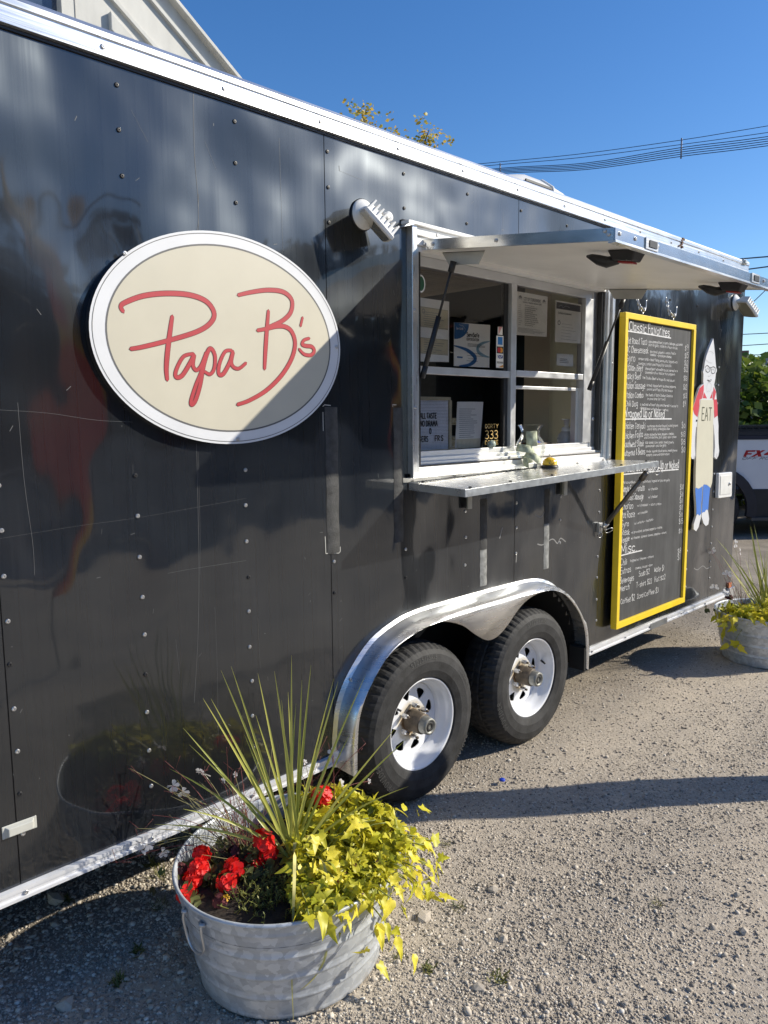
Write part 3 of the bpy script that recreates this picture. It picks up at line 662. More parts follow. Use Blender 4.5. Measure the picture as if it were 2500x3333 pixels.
# underbody
build('chassis', MB().box((X0,.25,.20),(1.95,.33,.36)).box((3.7,.25,.20),(X1,.33,.36)).box((X0,1.9,.2),(X1,1.98,.36)).box((1.95,.25,.27),(3.7,.33,.36)).box((1.93,.40,.3),(3.7,.42,.86)).box((1.90,.006,.87),(3.73,.42,.89)).box((1.89,.006,.36),(1.90,.42,.89)).box((3.72,.006,.36),(3.73,.42,.89)), DARK, T)
build('axle', MB().tube([(2.38,.05,.34),(2.38,2.3,.34)], .035, 10).tube([(3.222,.05,.34),(3.222,2.3,.34)], .035, 10), DARK, T)
build('suspension_arm', MB().hexa([(2.56,.20,.60),(2.72,.20,.70),(2.72,.23,.70),(2.56,.23,.60),(2.60,.20,.66),(2.73,.20,.735),(2.73,.23,.735),(2.60,.23,.66)]), M('dusty_steel', (.10,.10,.095), .7), T)
# screws down every stud: shared mesh
sm = MB().lathe([(.0072,0),(.0072,.0028),(.0055,.0046),(.0024,.0048),(.0022,.0030),(.0001,.0028)], (0,0,0), (0,-1,0), 8)
sme = bpy.data.meshes.new('screw'); sme.from_pydata(sm.v, [], sm.f); sme.materials.append(STEEL)
smd = bpy.data.meshes.new('painted_screw'); smd.from_pydata(sm.v, [], sm.f); smd.materials.append(BLACKP)
BLOCK = [(2.28,4.06,1.38,2.53),(1.9,3.75,.28,.90),(1.0,1.98,1.60,2.33),(4.06,5.04,.40,2.32),(5.1,5.56,.88,2.24),(5.60,5.87,1.09,1.29),(1.88,1.96,1.17,1.76),(2.25,2.33,1.17,1.76)]
def place_screw(x, y, z, me=None): shared('screw', me or sme, T, Matrix.Translation(Vector((x,y,z))-ORG[T.name]))
for k in range(0, 14):
    x = .6955+.4064*k-(.0 if k else 0)
    if x > 5.7: continue
    for j in range(19):
        z = 2.688-.1285*j+random.uniform(-.004,.004)
        if z < .40 or any(a < x < b and c < z < d for a, b, c, d in BLOCK): continue
        place_screw(x+.006+random.uniform(-.003,.003), 0, z, smd if z > 2.25 or random.random() < .12 else sme)
for k in range(1, 13): place_screw(1.065+.4064*(k-1), -.014, 2.776)
for k in range(0, 14):
    x = .695+.4*k
    if not 1.88 < x < 3.76 and x < 5.9: place_screw(x, -.013, .331)
# marker lamps
build('marker_lamp', MB().hexa([(.645,-.004,.510),(.742,-.004,.510),(.742,0,.510),(.645,0,.510),(.645,-.004,.548),(.742,-.004,.548),(.742,0,.548),(.645,0,.548)]).hexa([(.660,-.016,.517),(.727,-.016,.517),(.735,-.003,.513),(.652,-.003,.513),(.660,-.016,.541),(.727,-.016,.541),(.735,-.003,.545),(.652,-.003,.545)]), M('clear_lamp_lens', (.55,.55,.50), .2, coat=.8), T, bevel=.003)
build('marker_lamp', MB().box((5.87,-.028,2.795),(5.93,-.014,2.83)).box((5.88,-.036,2.80),(5.92,-.028,2.825)), M('clear_lamp_lens', (.55,.55,.50), .2, coat=.8), T, bevel=.003)
# roof vent
def dome(t): return 2.86+.205*math.sin(PI*min(1, max(0, t)))**.45
m = MB(); N = 16; rows = []
for i in range(N+1):
    t = i/N; x = 3.02+t*1.12; h = 2.862+.172*min(1, (t/.55)**.8 if t < .55 else 1)*(1 if t < .72 else max(0, 1-((t-.72)/.28)**2.2)) + .004
    rows.append([(x,.24,2.855),(x,.27,2.855+(h-2.855)*.72),(x,.34,h),(x,.56,h),(x,.64,2.855+(h-2.855)*.7),(x,.67,2.86)])
m.add([p for r in rows for p in r], [(i*6+j,(i+1)*6+j,(i+1)*6+j+1,i*6+j+1) for i in range(N) for j in range(5)], True)
rv = build('roof_vent', m, M('white_vent_plastic', (.74,.72,.67), .4), T)
build('vent_slot', MB().box((3.55,.258,2.968),(3.80,.268,2.980)), BLACKP, rv)
build('vent_band', MB().tube([(3.815,.236,2.86),(3.815,.266,2.985),(3.815,.336,3.036),(3.815,.56,3.036)], .010, 8), M('white_vent_plastic', (.74,.72,.67), .4), rv)
# black straps left on the skin
for x0, x1, z0, z1, mt in ((1.886,1.950,1.18,1.75,FABRIC),(2.258,2.314,1.178,1.748,FABRIC),(2.845,2.898,1.07,1.316,FABRIC),(2.845,2.898,.892,1.07,WORN),(3.388,3.437,1.14,1.324,FABRIC),(3.388,3.437,.896,1.14,WORN)):
    n = 14; vs = []; fs = []
    for i in range(n+1):
        z = z0+(z1-z0)*i/n; q = -.004-.004*math.sin(i*1.7+x0*9)**2
        for j, u in enumerate((0,.3,.7,1)): vs.append((x0+(x1-x0)*u+.0015*math.sin(i*1.3), -.001 if j in (0,3) else q, z))
    for i in range(n):
        for j in range(3): fs.append((i*4+j,i*4+j+1,i*4+j+5,i*4+j+4))
    build('strap', MB().add(vs, fs, True), mt, T)
m = MB()
for P in ([(1.878,1.183),(1.945,1.176),(1.953,1.182),(1.953,1.20)],[(1.876,1.25),(1.878,1.183)],[(1.876,1.752),(1.885,1.758),(1.915,1.756)],[(2.255,1.752),(2.252,1.76),(2.275,1.76)],[(1.876,1.73),(1.876,1.66)]): m.ribbon(P, .003, -.0012)
build('adhesive_residue', m, M('pale_residue', (.5,.5,.48), .8), T)
# long scratches in the paint
m = MB()
for P, w in (([(1.365,2.74),(1.361,2.555),(1.367,2.428),(1.366,2.35),(1.359,2.312)],.0022),([(1.371,2.43),(1.367,2.37),(1.366,2.313)],.0018),([(.769,1.758),(.772,1.544),(.784,1.359),(.783,1.266)],.0016),([(1.327,1.626),(1.323,1.401),(1.317,1.184),(1.303,.964),(1.279,.744)],.0018),([(1.332,1.60),(1.328,1.35),(1.321,1.184)],.001),([(.721,1.738),(.85,1.729),(.989,1.708),(1.106,1.701)],.0012),([(.698,1.383),(.923,1.395),(1.128,1.402),(1.515,1.429)],.0008),([(1.202,1.207),(1.29,1.209),(1.507,1.207)],.0013),([(1.374,1.062),(1.374,.833),(1.368,.601)],.0009),([(1.55,.99),(1.555,.8)],.0008),([(1.22,.98),(1.228,.86)],.0009),([(1.70,2.68),(1.705,2.30)],.0012),([(2.60,.95),(2.605,1.2)],.0009),([(1.10,1.57),(1.098,1.53)],.001),([(3.0,2.66),(3.0,2.57)],.0012),([(1.40,2.60),(1.44,2.52)],.0009),([(1.15,2.63),(1.2,2.55)],.0008),([(1.98,2.63),(2.1,2.62)],.0008)):
    m.ribbon(catmull([(a,b) for a,b in P], 6), w*.62, -.0006, taper=None)
rn = random.Random(9)
for _ in range(150):
    x = rn.uniform(.65,5.5); z = rn.uniform(.42,2.7)
    if in_hole(x,z): continue
    l = rn.uniform(.002,.02) if rn.random() < .8 else rn.uniform(.012,.02); a = rn.uniform(0,PI)
    m.ribbon([(x,z),(x+l*math.cos(a),z+l*math.sin(a))], rn.uniform(.0008,.0022), -.0006)
build('scratches', m, M('bare_scratch', (.10,.104,.11), .55), T, kind='stuff')
m = MB()
for P in ([(5.30,.62),(5.36,.60),(5.45,.615),(5.52,.585),(5.60,.59)],[(5.14,.60),(5.16,.615)],[(3.30,1.20),(3.36,1.18),(3.40,1.215),(3.43,1.20)],[(3.33,1.04),(3.38,1.03),(3.47,1.05),(3.52,1.02),(3.55,1.045),(3.60,1.02)],[(3.0,1.11),(3.02,1.16)],[(3.14,.97),(3.145,1.02)]): m.ribbon(catmull(P,5), .006, -.0007)
build('scuff', m, M('pale_scuff', (.26,.26,.26), .5), T)
# small hatch door at the rear
hd = build('access_door', MB().slab([(5.606,1.105),(5.612,1.098),(5.848,1.092),(5.858,1.10),(5.848,1.272),(5.84,1.279),(5.606,1.283),(5.60,1.276)], -.028, -.002), WHITE, T, bevel=.006)
build('door_panel', MB().slab([(5.628,1.122),(5.832,1.116),(5.826,1.258),(5.622,1.262)], -.032, -.029), M('door_panel_white', (.70,.70,.67), .45), hd, bevel=.002)
build('lock', MB().lathe([(.012,0),(.012,.008),(.009,.011),(.001,.011)], (5.785,-.031,1.195), (0,-1,0), 14), STEEL, hd)

# ---- wheels
def tyre_mesh():
    m = MB(); n = 174; prof = [(.206,-.050),(.214,-.062),(.245,-.073),(.285,-.075),(.318,-.068),(.338,-.054),(.350,-.036),(.3585,-.015),(.360,.01),(.353,.022),(.360,.028),(.361,.052),(.353,.058),(.361,.064),(.360,.09),(.358,.115),(.345,.140),(.31,.158),(.25,.158),(.21,.145)]
    vs = []
    for i, (r, y) in enumerate(prof):
        for k in range(n):
            rr = r
            if i in (6,7,8) and (k+(1 if i == 8 else 0)) % 3 == 0: rr -= .0055
            if i == 5 and k % 3 == 0: rr -= .002
            if i in (10,11) and k % 4 == 0: rr -= .004
            if i in (13,14,15) and (k+1) % 3 == 0: rr -= .0055
            t = 2*PI*k/n; vs.append((math.cos(t)*rr, y, math.sin(t)*rr))
    fs = [(i*n+k,i*n+(k+1)%n,(i+1)*n+(k+1)%n,(i+1)*n+k) for i in range(len(prof)-1) for k in range(n)]
    return m.add(vs, fs, False)
def arc_text(m, t, a0, rad, cap, sw, y=-.0755):     # raised sidewall lettering, read from outside
    W = text_width(t); sc = cap/10*.95
    def fn(X, Z): 
        a = a0-(X*sc)/rad; r = rad+Z*sc; 
        yy = -.0748-.0016+max(0, r-.288)*.16+max(0,.262-r)*.10
        return (math.cos(a)*r, yy, math.sin(a)*r)
    cx = 0
    for c in t:
        if c in GL:
            for s in GL[c][1]: m.ribbon([(cx+a,b) for a,b in s], sw/sc, 0, fn)
            cx += GL[c][0]+1.6
        else: cx += 5
def rim_disc():
    bm = bmesh.new(); E = []
    def loop(P):
        v = [bm.verts.new((x,0,z)) for x,z in P]; E.extend(bm.edges.new((v[i],v[(i+1)%len(v)])) for i in range(len(v)))
    loop([(math.cos(2*PI*k/48)*.168, math.sin(2*PI*k/48)*.168) for k in range(48)]); loop([(math.cos(2*PI*k/24)*.044, math.sin(2*PI*k/24)*.044) for k in range(24)])
    for k in range(8):
        a = 2*PI*(k+.3)/8; tri = [(.092,0),(.140,.030),(.148,0),(.140,-.030)]; P = []
        tri = [(.098,.004),(.128,.027),(.138,.028),(.144,.018),(.146,0),(.144,-.018),(.138,-.028),(.128,-.027),(.098,-.004)]
        loop([(x*math.cos(a)-z*math.sin(a), x*math.sin(a)+z*math.cos(a)) for x,z in tri])
    bmesh.ops.triangle_fill(bm, edges=E, use_beauty=True)
    m = MB(); vs = [v.co.copy() for v in bm.verts]
    def dish(v): r = math.hypot(v.x, v.z); return (v.x, .030-.022*max(0, 1-abs(r-.075)/.035) if r < .11 else .030, v.z)
    m.add([dish(v) for v in vs], [[v.index for v in f.verts] for f in bm.faces]); bm.free(); return m
def wheel(x):
    w = hold('wheel', T); w.location = Vector((x, 0, .352))-ORG[T.name]; ORG[w.name] = Vector((0,0,0))
    build('tyre', tyre_mesh(), RUBBER, w)
    rm = MB().lathe([(.2065,-.0495),(.2085,-.054),(.205,-.0555),(.198,-.050),(.1915,-.030),(.186,-.012),(.176,-.004),(.1705,.012),(.169,.032)], (0,0,0), (0,1,0), 64)
    build('rim', rm, WHEEL_W, w)
    d = build('rim_disc', rim_disc(), DISC, w); s = d.modifiers.new('thick', 'SOLIDIFY'); s.thickness = .004; s.offset = -1
    build('brake_drum', MB().lathe([(.165,.10),(.165,.055),(.001,.055)], (0,0,0), (0,1,0), 32), DARK, w)
    build('hub', MB().lathe([(.050,.02),(.050,.004),(.0475,-.002),(.0465,-.055),(.042,-.060),(.040,-.060)], (0,0,0), (0,1,0), 28), RUST, w)
    build('grease_cap', MB().lathe([(.0405,-.056),(.0385,-.085),(.036,-.097),(.028,-.099),(.026,-.093),(.001,-.093)], (0,0,0), (0,1,0), 28), CAPM, w)
    build('cap_plug', MB().lathe([(.0245,-.092),(.021,-.0965),(.011,-.0965),(.009,-.091),(.001,-.091)], (0,0,0), (0,1,0), 20), RUBBER, w)
    for k in range(6):
        a = 2*PI*(k+.45)/6; c = (math.cos(a)*.072, 0, math.sin(a)*.072)
        build('lug_nut', MB().lathe([(.0115,.012),(.0115,-.010),(.008,-.016),(.006,-.017)], c, (0,1,0), 6, smooth=False, close=True), STEEL, w)
        build('wheel_stud', MB().lathe([(.0065,-.012),(.0065,-.026),(.001,-.027)], c, (0,1,0), 8), RUST, w)
    a = 2.5 if x < 3 else .25
    build('valve_stem', MB().tube([(math.cos(a)*.168,.0,math.sin(a)*.168),(math.cos(a)*.150,-.035,math.sin(a)*.150)], [.006,.005], 8), BLACKP, w)
    lt = MB(); off = 0 if x < 3 else .35
    arc_text(lt, 'PROVIDER', PI*1.26+off*.0+(0 if x < 3 else -.12), .300, .026, .0030); arc_text(lt, 'ST225/75R15', PI*.60+off*-.2, .296, .020, .0026); arc_text(lt, 'RADIAL', PI*1.86, .300, .024, .0028); arc_text(lt, 'LOAD RANGE D', PI*.22, .300, .012, .0016)
    build('sidewall_lettering', lt, M('sidewall_relief', (.075,.075,.073), .65, 0, .3, 30), w)
    return w
wheel(2.38); wheel(3.222)

# ---- aluminium fender
lowP = [(1.935,.30),(1.940,.42),(1.956,.532),(2.017,.64),(2.142,.757),(2.304,.805),(2.400,.815),(2.478,.810),(2.593,.768),(2.68,.71),(2.75,.67),(2.80,.657),(2.86,.665),(2.93,.70),(3.0,.75),(3.072,.79),(3.16,.812),(3.232,.815),(3.32,.81),(3.45,.76),(3.58,.65),(3.65,.54),(3.675,.42),(3.68,.30)]
A = catmull([(a,b,0) for a,b in outP], 4); B = catmull([(a,b,0) for a,b in lowP], 4)
cxm, czm = 2.81, .35
vs = []; n = len(A)
for a, b in zip(A, B):
    d = Vector((cxm-a.x, czm-a.y)); d.normalize(); inn = lambda k: (a.x+d.x*k*.4 if .7 > a.y else a.x+d.x*k*.12, a.y-(k if a.y > .6 else k*.2))
    p1, p2, p3, p4 = inn(.0), inn(.004), inn(.014), inn(.026)
    vs += [(p1[0],-.001,p1[1]),(p1[0],-.014,p1[1]),(p2[0]+.001,-.022,p2[1]-.002),(p2[0],-.060,p2[1]-.004),(p3[0],-.092,p3[1]-.006),(p4[0],-.103,p4[1]-.008),(p4[0]*.86+b.x*.14,-.104,(p4[1]-.008)*.86+b.y*.14),(b.x,-.104,b.y),(b.x,-.100,b.y+.001)]
    # flange folded flat on the skin
fs = [(i*9+j,(i+1)*9+j,(i+1)*9+j+1,i*9+j+1) for i in range(n-1) for j in range(8)]
fd = build('fender', MB().add(vs, fs, True), ALU_F, T)
for x, z in ((1.985,.65),(2.36,.835),(2.70,.842),(3.08,.842),(3.42,.80)): shared('fender_screw', sme, fd, Matrix.Translation(Vector((x,-.016,z))-ORG[T.name]))
build('flange', MB().add([v for a, b in zip(A, B) for v in ((a.x+(a.x-cxm)*.016,-.0015,a.y+.012 if a.y > .5 else a.y),(a.x,-.013,a.y-.001))], [(2*i,2*i+2,2*i+3,2*i+1) for i in range(n-1)], True), ALU_F, fd)
lv = [(p.x+(cxm-p.x)*.012, y, p.y-.011 if p.y > .5 else p.y) for p in A for y in (-.012,.30)]
build('arch_liner', MB().add(lv, [(2*i,2*i+2,2*i+3,2*i+1) for i in range(n-1)], True), DARK, T)
build('fender_end', MB().box((3.66,-.10,.29),(3.714,-.004,.42)), DARK, fd)

# ---- serving window: surround, unit, panes
wf = hold('window_frame', T)
sur = MB()
def bar3(lo, hi): sur.box(lo, hi)
bar3((2.342,-.034,1.45),(2.372,0,2.50)); bar3((2.372,-.026,1.45),(2.385,.0,2.41)); bar3((2.385,-.016,1.45),(2.40,.05,2.41))
build('left_jamb', sur, ALU_J, wf, bevel=.002)
sur = MB(); bar3((3.985,-.034,1.46),(4.012,0,2.50)); bar3((3.955,-.022,1.46),(3.985,.0,2.41)); bar3((3.945,-.012,1.46),(3.955,.05,2.41)); bar3((3.885,.03,1.50),(3.945,.05,2.41))
build('right_jamb', sur, ALU_J, wf, bevel=.002)
sur = MB(); bar3((2.31,-.045,2.490),(4.03,0,2.503)); bar3((2.372,-.030,2.455),(3.985,0,2.489)); bar3((2.372,-.020,2.418),(3.985,.0,2.454)); bar3((2.385,-.012,2.395),(3.955,.06,2.417))
build('head_trim', sur, M('white_head_trim', (.80,.79,.76), .35, 0, .05, 7), wf, bevel=.002)
build('sealant_bead', MB().tube([(2.31,-.006,2.507),(2.6,-.007,2.508),(2.95,-.006,2.506),(3.3,-.007,2.508)], .005, 6), M('old_sealant', (.36,.33,.29), .9, 0, .4, 50), wf)
build('drip_end', MB().hexa([(2.282,-.046,2.47),(2.342,-.046,2.488),(2.342,-.002,2.488),(2.282,-.002,2.47),(2.300,-.046,2.482),(2.342,-.046,2.502),(2.342,-.002,2.502),(2.300,-.002,2.482)]), ALU, wf)
st = MB(); st.box((2.342,-.020,1.448),(4.012,.0,1.470)); st.box((2.385,-.006,1.470),(3.985,.012,1.492)); st.box((2.385,.012,1.480),(3.95,.026,1.512)); st.box((2.40,.026,1.500),(3.95,.040,1.531)); st.box((2.40,.040,1.510),(3.94,.075,1.557))
build('sill', st, M('white_sill', (.76,.755,.74), .3, .2, .06, 9), wf, bevel=.002)
build('sill_groove', MB().box((2.40,.0262,1.490),(3.95,.0285,1.4995)).box((2.40,.0405,1.5315),(3.94,.043,1.5385)).box((2.385,-.0055,1.4925),(3.94,.0118,1.4985)), M('grimy_track', (.12,.105,.09), .8, 0, .3, 30), wf)
build('rubber_seal', MB().box((2.401,-.010,1.50),(2.416,.055,2.395)).box((3.927,.0,1.51),(3.944,.029,2.395)), BLACKP, wf)
un = MB(); un.box((2.416,.035,2.352),(3.885,.075,2.394)); un.box((2.416,.030,1.557),(2.455,.08,2.352)); un.box((3.805,.030,1.557),(3.885,.08,2.352))
build('unit_frame', un, ALU_W, wf, bevel=.002)
build('mullion', MB().box((3.118,.028,1.557),(3.150,.085,2.352)).box((3.150,.036,1.557),(3.171,.085,2.352)), ALU_W, wf, bevel=.002)
build('meeting_rail', MB().box((2.455,.034,1.897),(3.117,.080,1.930)).box((3.172,.034,1.907),(3.804,.080,1.937)), ALU_W, wf, bevel=.002)
build('lifted_sash', MB().box((3.172,.060,1.846),(3.804,.085,1.862)).box((3.778,.062,1.55),(3.804,.095,1.846)), ALU_W, wf, bevel=.0015)
build('pane_edge', MB().box((3.088,.048,1.557),(3.117,.07,1.896)).box((3.085,.05,1.93),(3.117,.07,2.351)), BLACKP, wf)
for n, lo, hi in (('pane', (2.455,.052,1.931), (3.117,.052,2.351)), ('pane', (2.455,.056,1.558), (3.117,.056,1.896)), ('pane', (3.172,.052,1.938), (3.804,.052,2.351)), ('pane', (3.172,.072,1.863), (3.777,.072,1.905))):
    build(n, MB().add([(lo[0],lo[1],lo[2]),(hi[0],lo[1],lo[2]),(hi[0],lo[1],hi[2]),(lo[0],lo[1],hi[2])], [(0,1,2,3)]), GLASS, wf)
for x, z in ((2.357,1.75),(2.357,2.15),(2.50,2.472),(2.82,2.472),(3.999,1.62),(3.999,2.0),(3.999,1.475)): shared('frame_screw', sme, wf, Matrix.Translation(Vector((x,-.034 if x in (2.357,3.999) else -.030,z))-ORG[T.name]))
build('jamb_button', MB().lathe([(.011,0),(.011,.004),(.006,.005),(.001,.003)], (3.915,.03,1.69), (0,-1,0), 14), ALU, wf)
# interior
BEIGE = M('beige_wallboard', (.80,.75,.58), .7, 0, .06, 2)
build('interior_wall', MB().box((4.10,.45,.46),(4.14,.62,2.61)).box((4.10,.62,.46),(5.93,.64,2.61)), BEIGE, T)
build('interior_liner', MB().box((X0+.05,.045,.47),(2.33,.05,2.61)).box((4.02,.045,.47),(X1-.05,.05,2.61)).box((2.33,.045,.836),(4.02,.05,1.44)), M('liner_white', (.62,.62,.60), .6), T)
cl = MB()
for k in range(46):
    y = .06+k*.05; cl.hexa([(2.0,y,2.560),(4.12,y,2.560),(4.12,y+.045,2.560),(2.0,y+.045,2.560),(2.0,y+.018,2.60),(4.12,y+.018,2.60),(4.12,y+.030,2.60),(2.0,y+.030,2.60)])
build('ribbed_ceiling', cl, M('brown_ribbed_ceiling', (.66,.57,.46), .35, .3, .15, 4), T)
kit = hold('kitchen_unit', T)
build('cabinet', MB().box((2.2,1.05,.47),(4.05,1.7,1.32)).box((2.1,1.35,1.78),(4.05,1.75,2.30)), M('dark_cabinet', (.075,.075,.07), .6), kit)
build('counter_top', MB().box((2.2,1.0,1.32),(4.08,1.7,1.35)).box((2.9,1.02,1.655),(4.05,1.06,1.70)), mat_alu('stainless', (.62,.63,.64), .28, 1.), kit)
build('stainless_bin', MB().box((3.35,1.1,1.36),(4.0,1.5,1.58)), mat_alu('stainless', (.62,.63,.64), .28, 1.), kit, bevel=.01)
build('stainless_pot', MB().lathe([(.14,0),(.14,.17),(.146,.175),(.135,.175),(.13,.01),(.001,.01)], (3.05,1.25,1.355)), mat_alu('stainless', (.62,.63,.64), .28, 1.), kit)
build('inner_counter', MB().box((2.42,.09,1.48),(4.08,.42,1.512)), M('red_counter', (.20,.03,.03), .4), kit)
# ---- serving hatch held up by two gas struts
hx0, hx1, hy, za, zb = 2.424, 3.930, -.893, 2.405, 2.296
ht = hold('serving_hatch', T)
def hz(y): return za+(zb-za)*(-y/.893)
build('hatch_panel', MB().hexa([(hx0+.004,-.885,hz(-.885)+.006),(hx1-.004,-.885,hz(-.885)+.006),(hx1-.004,-.004,za+.006),(hx0+.004,-.004,za+.006),(hx0+.004,-.885,hz(-.885)+.040),(hx1-.004,-.885,hz(-.885)+.040),(hx1-.004,-.004,za+.036),(hx0+.004,-.004,za+.036)]), PANEL_W, ht)
def edge(x0, x1, y0, y1): 
    return MB().hexa([(x0,y0,hz(y0)),(x1,y0,hz(y0)),(x1,y1,hz(y1)),(x0,y1,hz(y1)),(x0,y0,hz(y0)+.0425),(x1,y0,hz(y0)+.0425),(x1,y1,hz(y1)+.042),(x0,y1,hz(y1)+.042)])
EDGE = mat_alu('hatch_edge', (.78,.77,.74), .22, 1., (.4,.4,2.), .0)
build('hatch_edge', edge(hx0-.003, hx0+.004, -.893, -.002), EDGE, ht); build('hatch_edge', edge(hx1-.004, hx1+.003, -.893, -.002), EDGE, ht)
build('front_edge', edge(hx0-.003, hx1+.003, -.900, -.893), mat_alu('hatch_front_edge', (.50,.51,.53), .24, 1., (.4,.4,2.), .0), ht); build('edge_lip', MB().box((hx0,-.9005,zb-.004),(hx1,-.872,zb+.004)), ALU_F, ht)
build('hinge', MB().tube([(hx0-.02,-.006,2.437),(hx1+.01,-.006,2.437)], .007, 8), ALU, ht)
for x, y in ((hx0-.004,-.03),(hx0-.004,-.075),(hx0-.004,-.40),(hx0-.004,-.86),(hx0-.004,-.875)):
    o = shared('hatch_screw', sme, ht, Matrix.Translation(Vector((x,y,hz(y)+(.022 if y != -.86 else .034)))-ORG[T.name]) @ Matrix.Rotation(PI*1.5, 4, 'Z'))
for x in (2.45, 2.56, 2.73, 3.80): shared('hatch_screw', sme, ht, Matrix.Translation(Vector((x,-.900,zb+.026))-ORG[T.name]))
for x in (2.675, 3.685):
    q = lambda dx, y, dz: (x+dx, y, hz(y)+dz)
    lt = build('slam_latch', MB().hexa([q(-.030,-.765,-.030),q(.034,-.765,-.030),q(.036,-.845,-.034),q(-.028,-.845,-.034),q(-.042,-.750,.005),q(.046,-.750,.005),q(.048,-.862,.005),q(-.040,-.862,.005)]), BLACKP, ht, bevel=.005)
    build('latch_pull', MB().tube([q(-.02,-.655,-.012),q(-.022,-.675,-.016),q(-.014,-.70,-.026),q(-.004,-.73,-.034),q(0,-.775,-.026)], [.005,.012,.019,.021,.016], 8), BLACKP, lt)
    build('red_tab', MB().hexa([q(-.012,-.78,-.037),q(.024,-.78,-.037),q(.026,-.836,-.041),q(-.010,-.836,-.041),q(-.012,-.78,-.031),q(.024,-.78,-.031),q(.026,-.836,-.035),q(-.010,-.836,-.035)]), M('red_tab', (.35,.02,.02), .4), lt)
    lp = build('latch_plate', MB().box((x-.042,-.9045,zb+.004),(x+.052,-.9005,zb+.044)), STEEL, ht); build('latch_paddle', MB().box((x-.018,-.9075,zb+.012),(x+.04,-.905,zb+.036)), BLACKP, lp)
for x, s in ((2.50, 1), (3.885, -1)):
    br = build('strut_bracket', MB().slab([(0,0),(.25,0),(.215,-.05),(.04,-.05)], 0, .004), M('bracket_plate', (.50,.50,.47), .4, .5), ht)
    for v in br.data.vertices:
        w = v.co+ORG[ht.name]; yy = -.06-w.x*.9; v.co = Vector((x, yy, hz(yy)+w.z*1.0))-ORG[ht.name]
    br.modifiers.new('t','SOLIDIFY').thickness = .003
for top, bot in (((2.478,-.135,2.335),(2.424,-.016,1.885)), ((3.905,-.135,2.325),(3.800,-.010,1.860))):
    gs = hold('gas_strut', T); a, b = Vector(top), Vector(bot)
    build('rod', MB().tube([a, a.lerp(b,.48)], .0055, 8), BLACKM, gs); build('cylinder', MB().tube([a.lerp(b,.46), b], .0115, 12), BLACKP, gs)
    build('end_fitting', MB().tube([a+(a-b).normalized()*.012, a.lerp(b,.07)], .014, 8), BLACKP, gs); build('end_fitting', MB().tube([b+(a-b).normalized()*.04, b+(b-a).normalized()*.012], .013, 8), BLACKP, gs)
# ---- counter shelf
cs = hold('counter_shelf', T)
P = {'lb':(2.349,-.006,1.430),'rb':(3.990,-.006,1.455),'lf':(2.349,-.312,1.419),'rf':(3.990,-.330,1.459)}
def shelf_z(x, y):
    u = (x-2.349)/1.641; t = (-.006-y)/.315; return (1.430*(1-u)+1.455*u)*(1-t)+(1.419*(1-u)+1.459*u)*t
t_ = .031
build('top_plate', MB().hexa([(x,y,z-.006) for x,y,z in (P['lf'],P['rf'],P['rb'],P['lb'])]+[P['lf'],P['rf'],P['rb'],P['lb']]), ALU_SHELF, cs)
build('shelf_edge', MB().hexa([(2.347,-.316,1.388),(3.992,-.334,1.428),(3.992,-.328,1.428),(2.347,-.310,1.388),(2.347,-.316,1.4175),(3.992,-.334,1.4575),(3.992,-.3305,1.4575),(2.347,-.3125,1.4175)]), mat_alu('galvanised_edge', (.58,.62,.66), .36, .8, (6,6,6)), cs)
build('shelf_end', MB().hexa([(2.345,-.314,1.388),(2.3485,-.314,1.388),(2.3485,-.006,1.398),(2.345,-.006,1.398),(2.345,-.314,1.418),(2.3485,-.314,1.418),(2.3485,-.006,1.429),(2.345,-.006,1.429)]), ALU, cs)
build('shelf_end', MB().hexa([(3.9905,-.332,1.428),(3.994,-.332,1.428),(3.994,-.006,1.424),(3.9905,-.006,1.424),(3.9905,-.332,1.458),(3.994,-.332,1.458),(3.994,-.006,1.454),(3.9905,-.006,1.454)]), ALU, cs)
for u in (.03, .2, .4, .6, .8, .97):
    for y in (-.03, -.29):
        x = 2.36+u*1.62; shared('shelf_screw', smd, cs, Matrix.Translation(Vector((x,y,shelf_z(x,y)))-ORG[T.name]) @ Matrix.Rotation(-PI/2, 4, 'X'))
for x in (2.742, 3.557): build('shelf_bracket', MB().box((x-.026,-.030,1.283),(x+.004,-.026,1.40)).box((x,-.026,1.283),(x+.004,-.001,1.40)), M('bracket_plate', (.50,.50,.47), .4, .5), cs)
sp = hold('support_arm', T); a, b = Vector((3.935,-.300,1.405)), Vector((3.945,-.030,1.058))
build('tube', MB().tube([a.lerp(b,.04), a.lerp(b,.93)], .013, 12), M('dull_steel_tube', (.16,.15,.14), .4, .7), sp); build('sleeve', MB().tube([a.lerp(b,.02), a.lerp(b,.14)], .017, 12), M('dull_steel_tube', (.16,.15,.14), .4, .7), sp)
build('end_cap', MB().tube([a.lerp(b,.9), a.lerp(b,.98)], .016, 12), STEEL, sp)
def ring(c, r, ax, w=.0022): 
    a1 = Vector(ax).orthogonal().normalized(); b1 = Vector(ax).normalized().cross(a1)
    return MB().tube([Vector(c)+a1*r*math.cos(t*PI/8)+b1*r*math.sin(t*PI/8) for t in range(17)], w, 6, cap=False)
build('pull_ring', ring((3.985,-.05,1.045), .024, (.3,.8,.9)), STEEL, sp); build('pull_ring', ring((3.99,-.33,1.40), .020, (.3,.9,.2)), STEEL, sp); build('pull_ring', ring((3.94,-.02,1.02), .016, (.3,1,.2)), STEEL, sp)
build('wall_anchor', MB().box((3.925,-.022,1.035),(3.96,-.001,1.09)).tube([(3.93,-.03,1.075),(3.965,-.04,1.05)], .007, 8), STEEL, sp, bevel=.002)
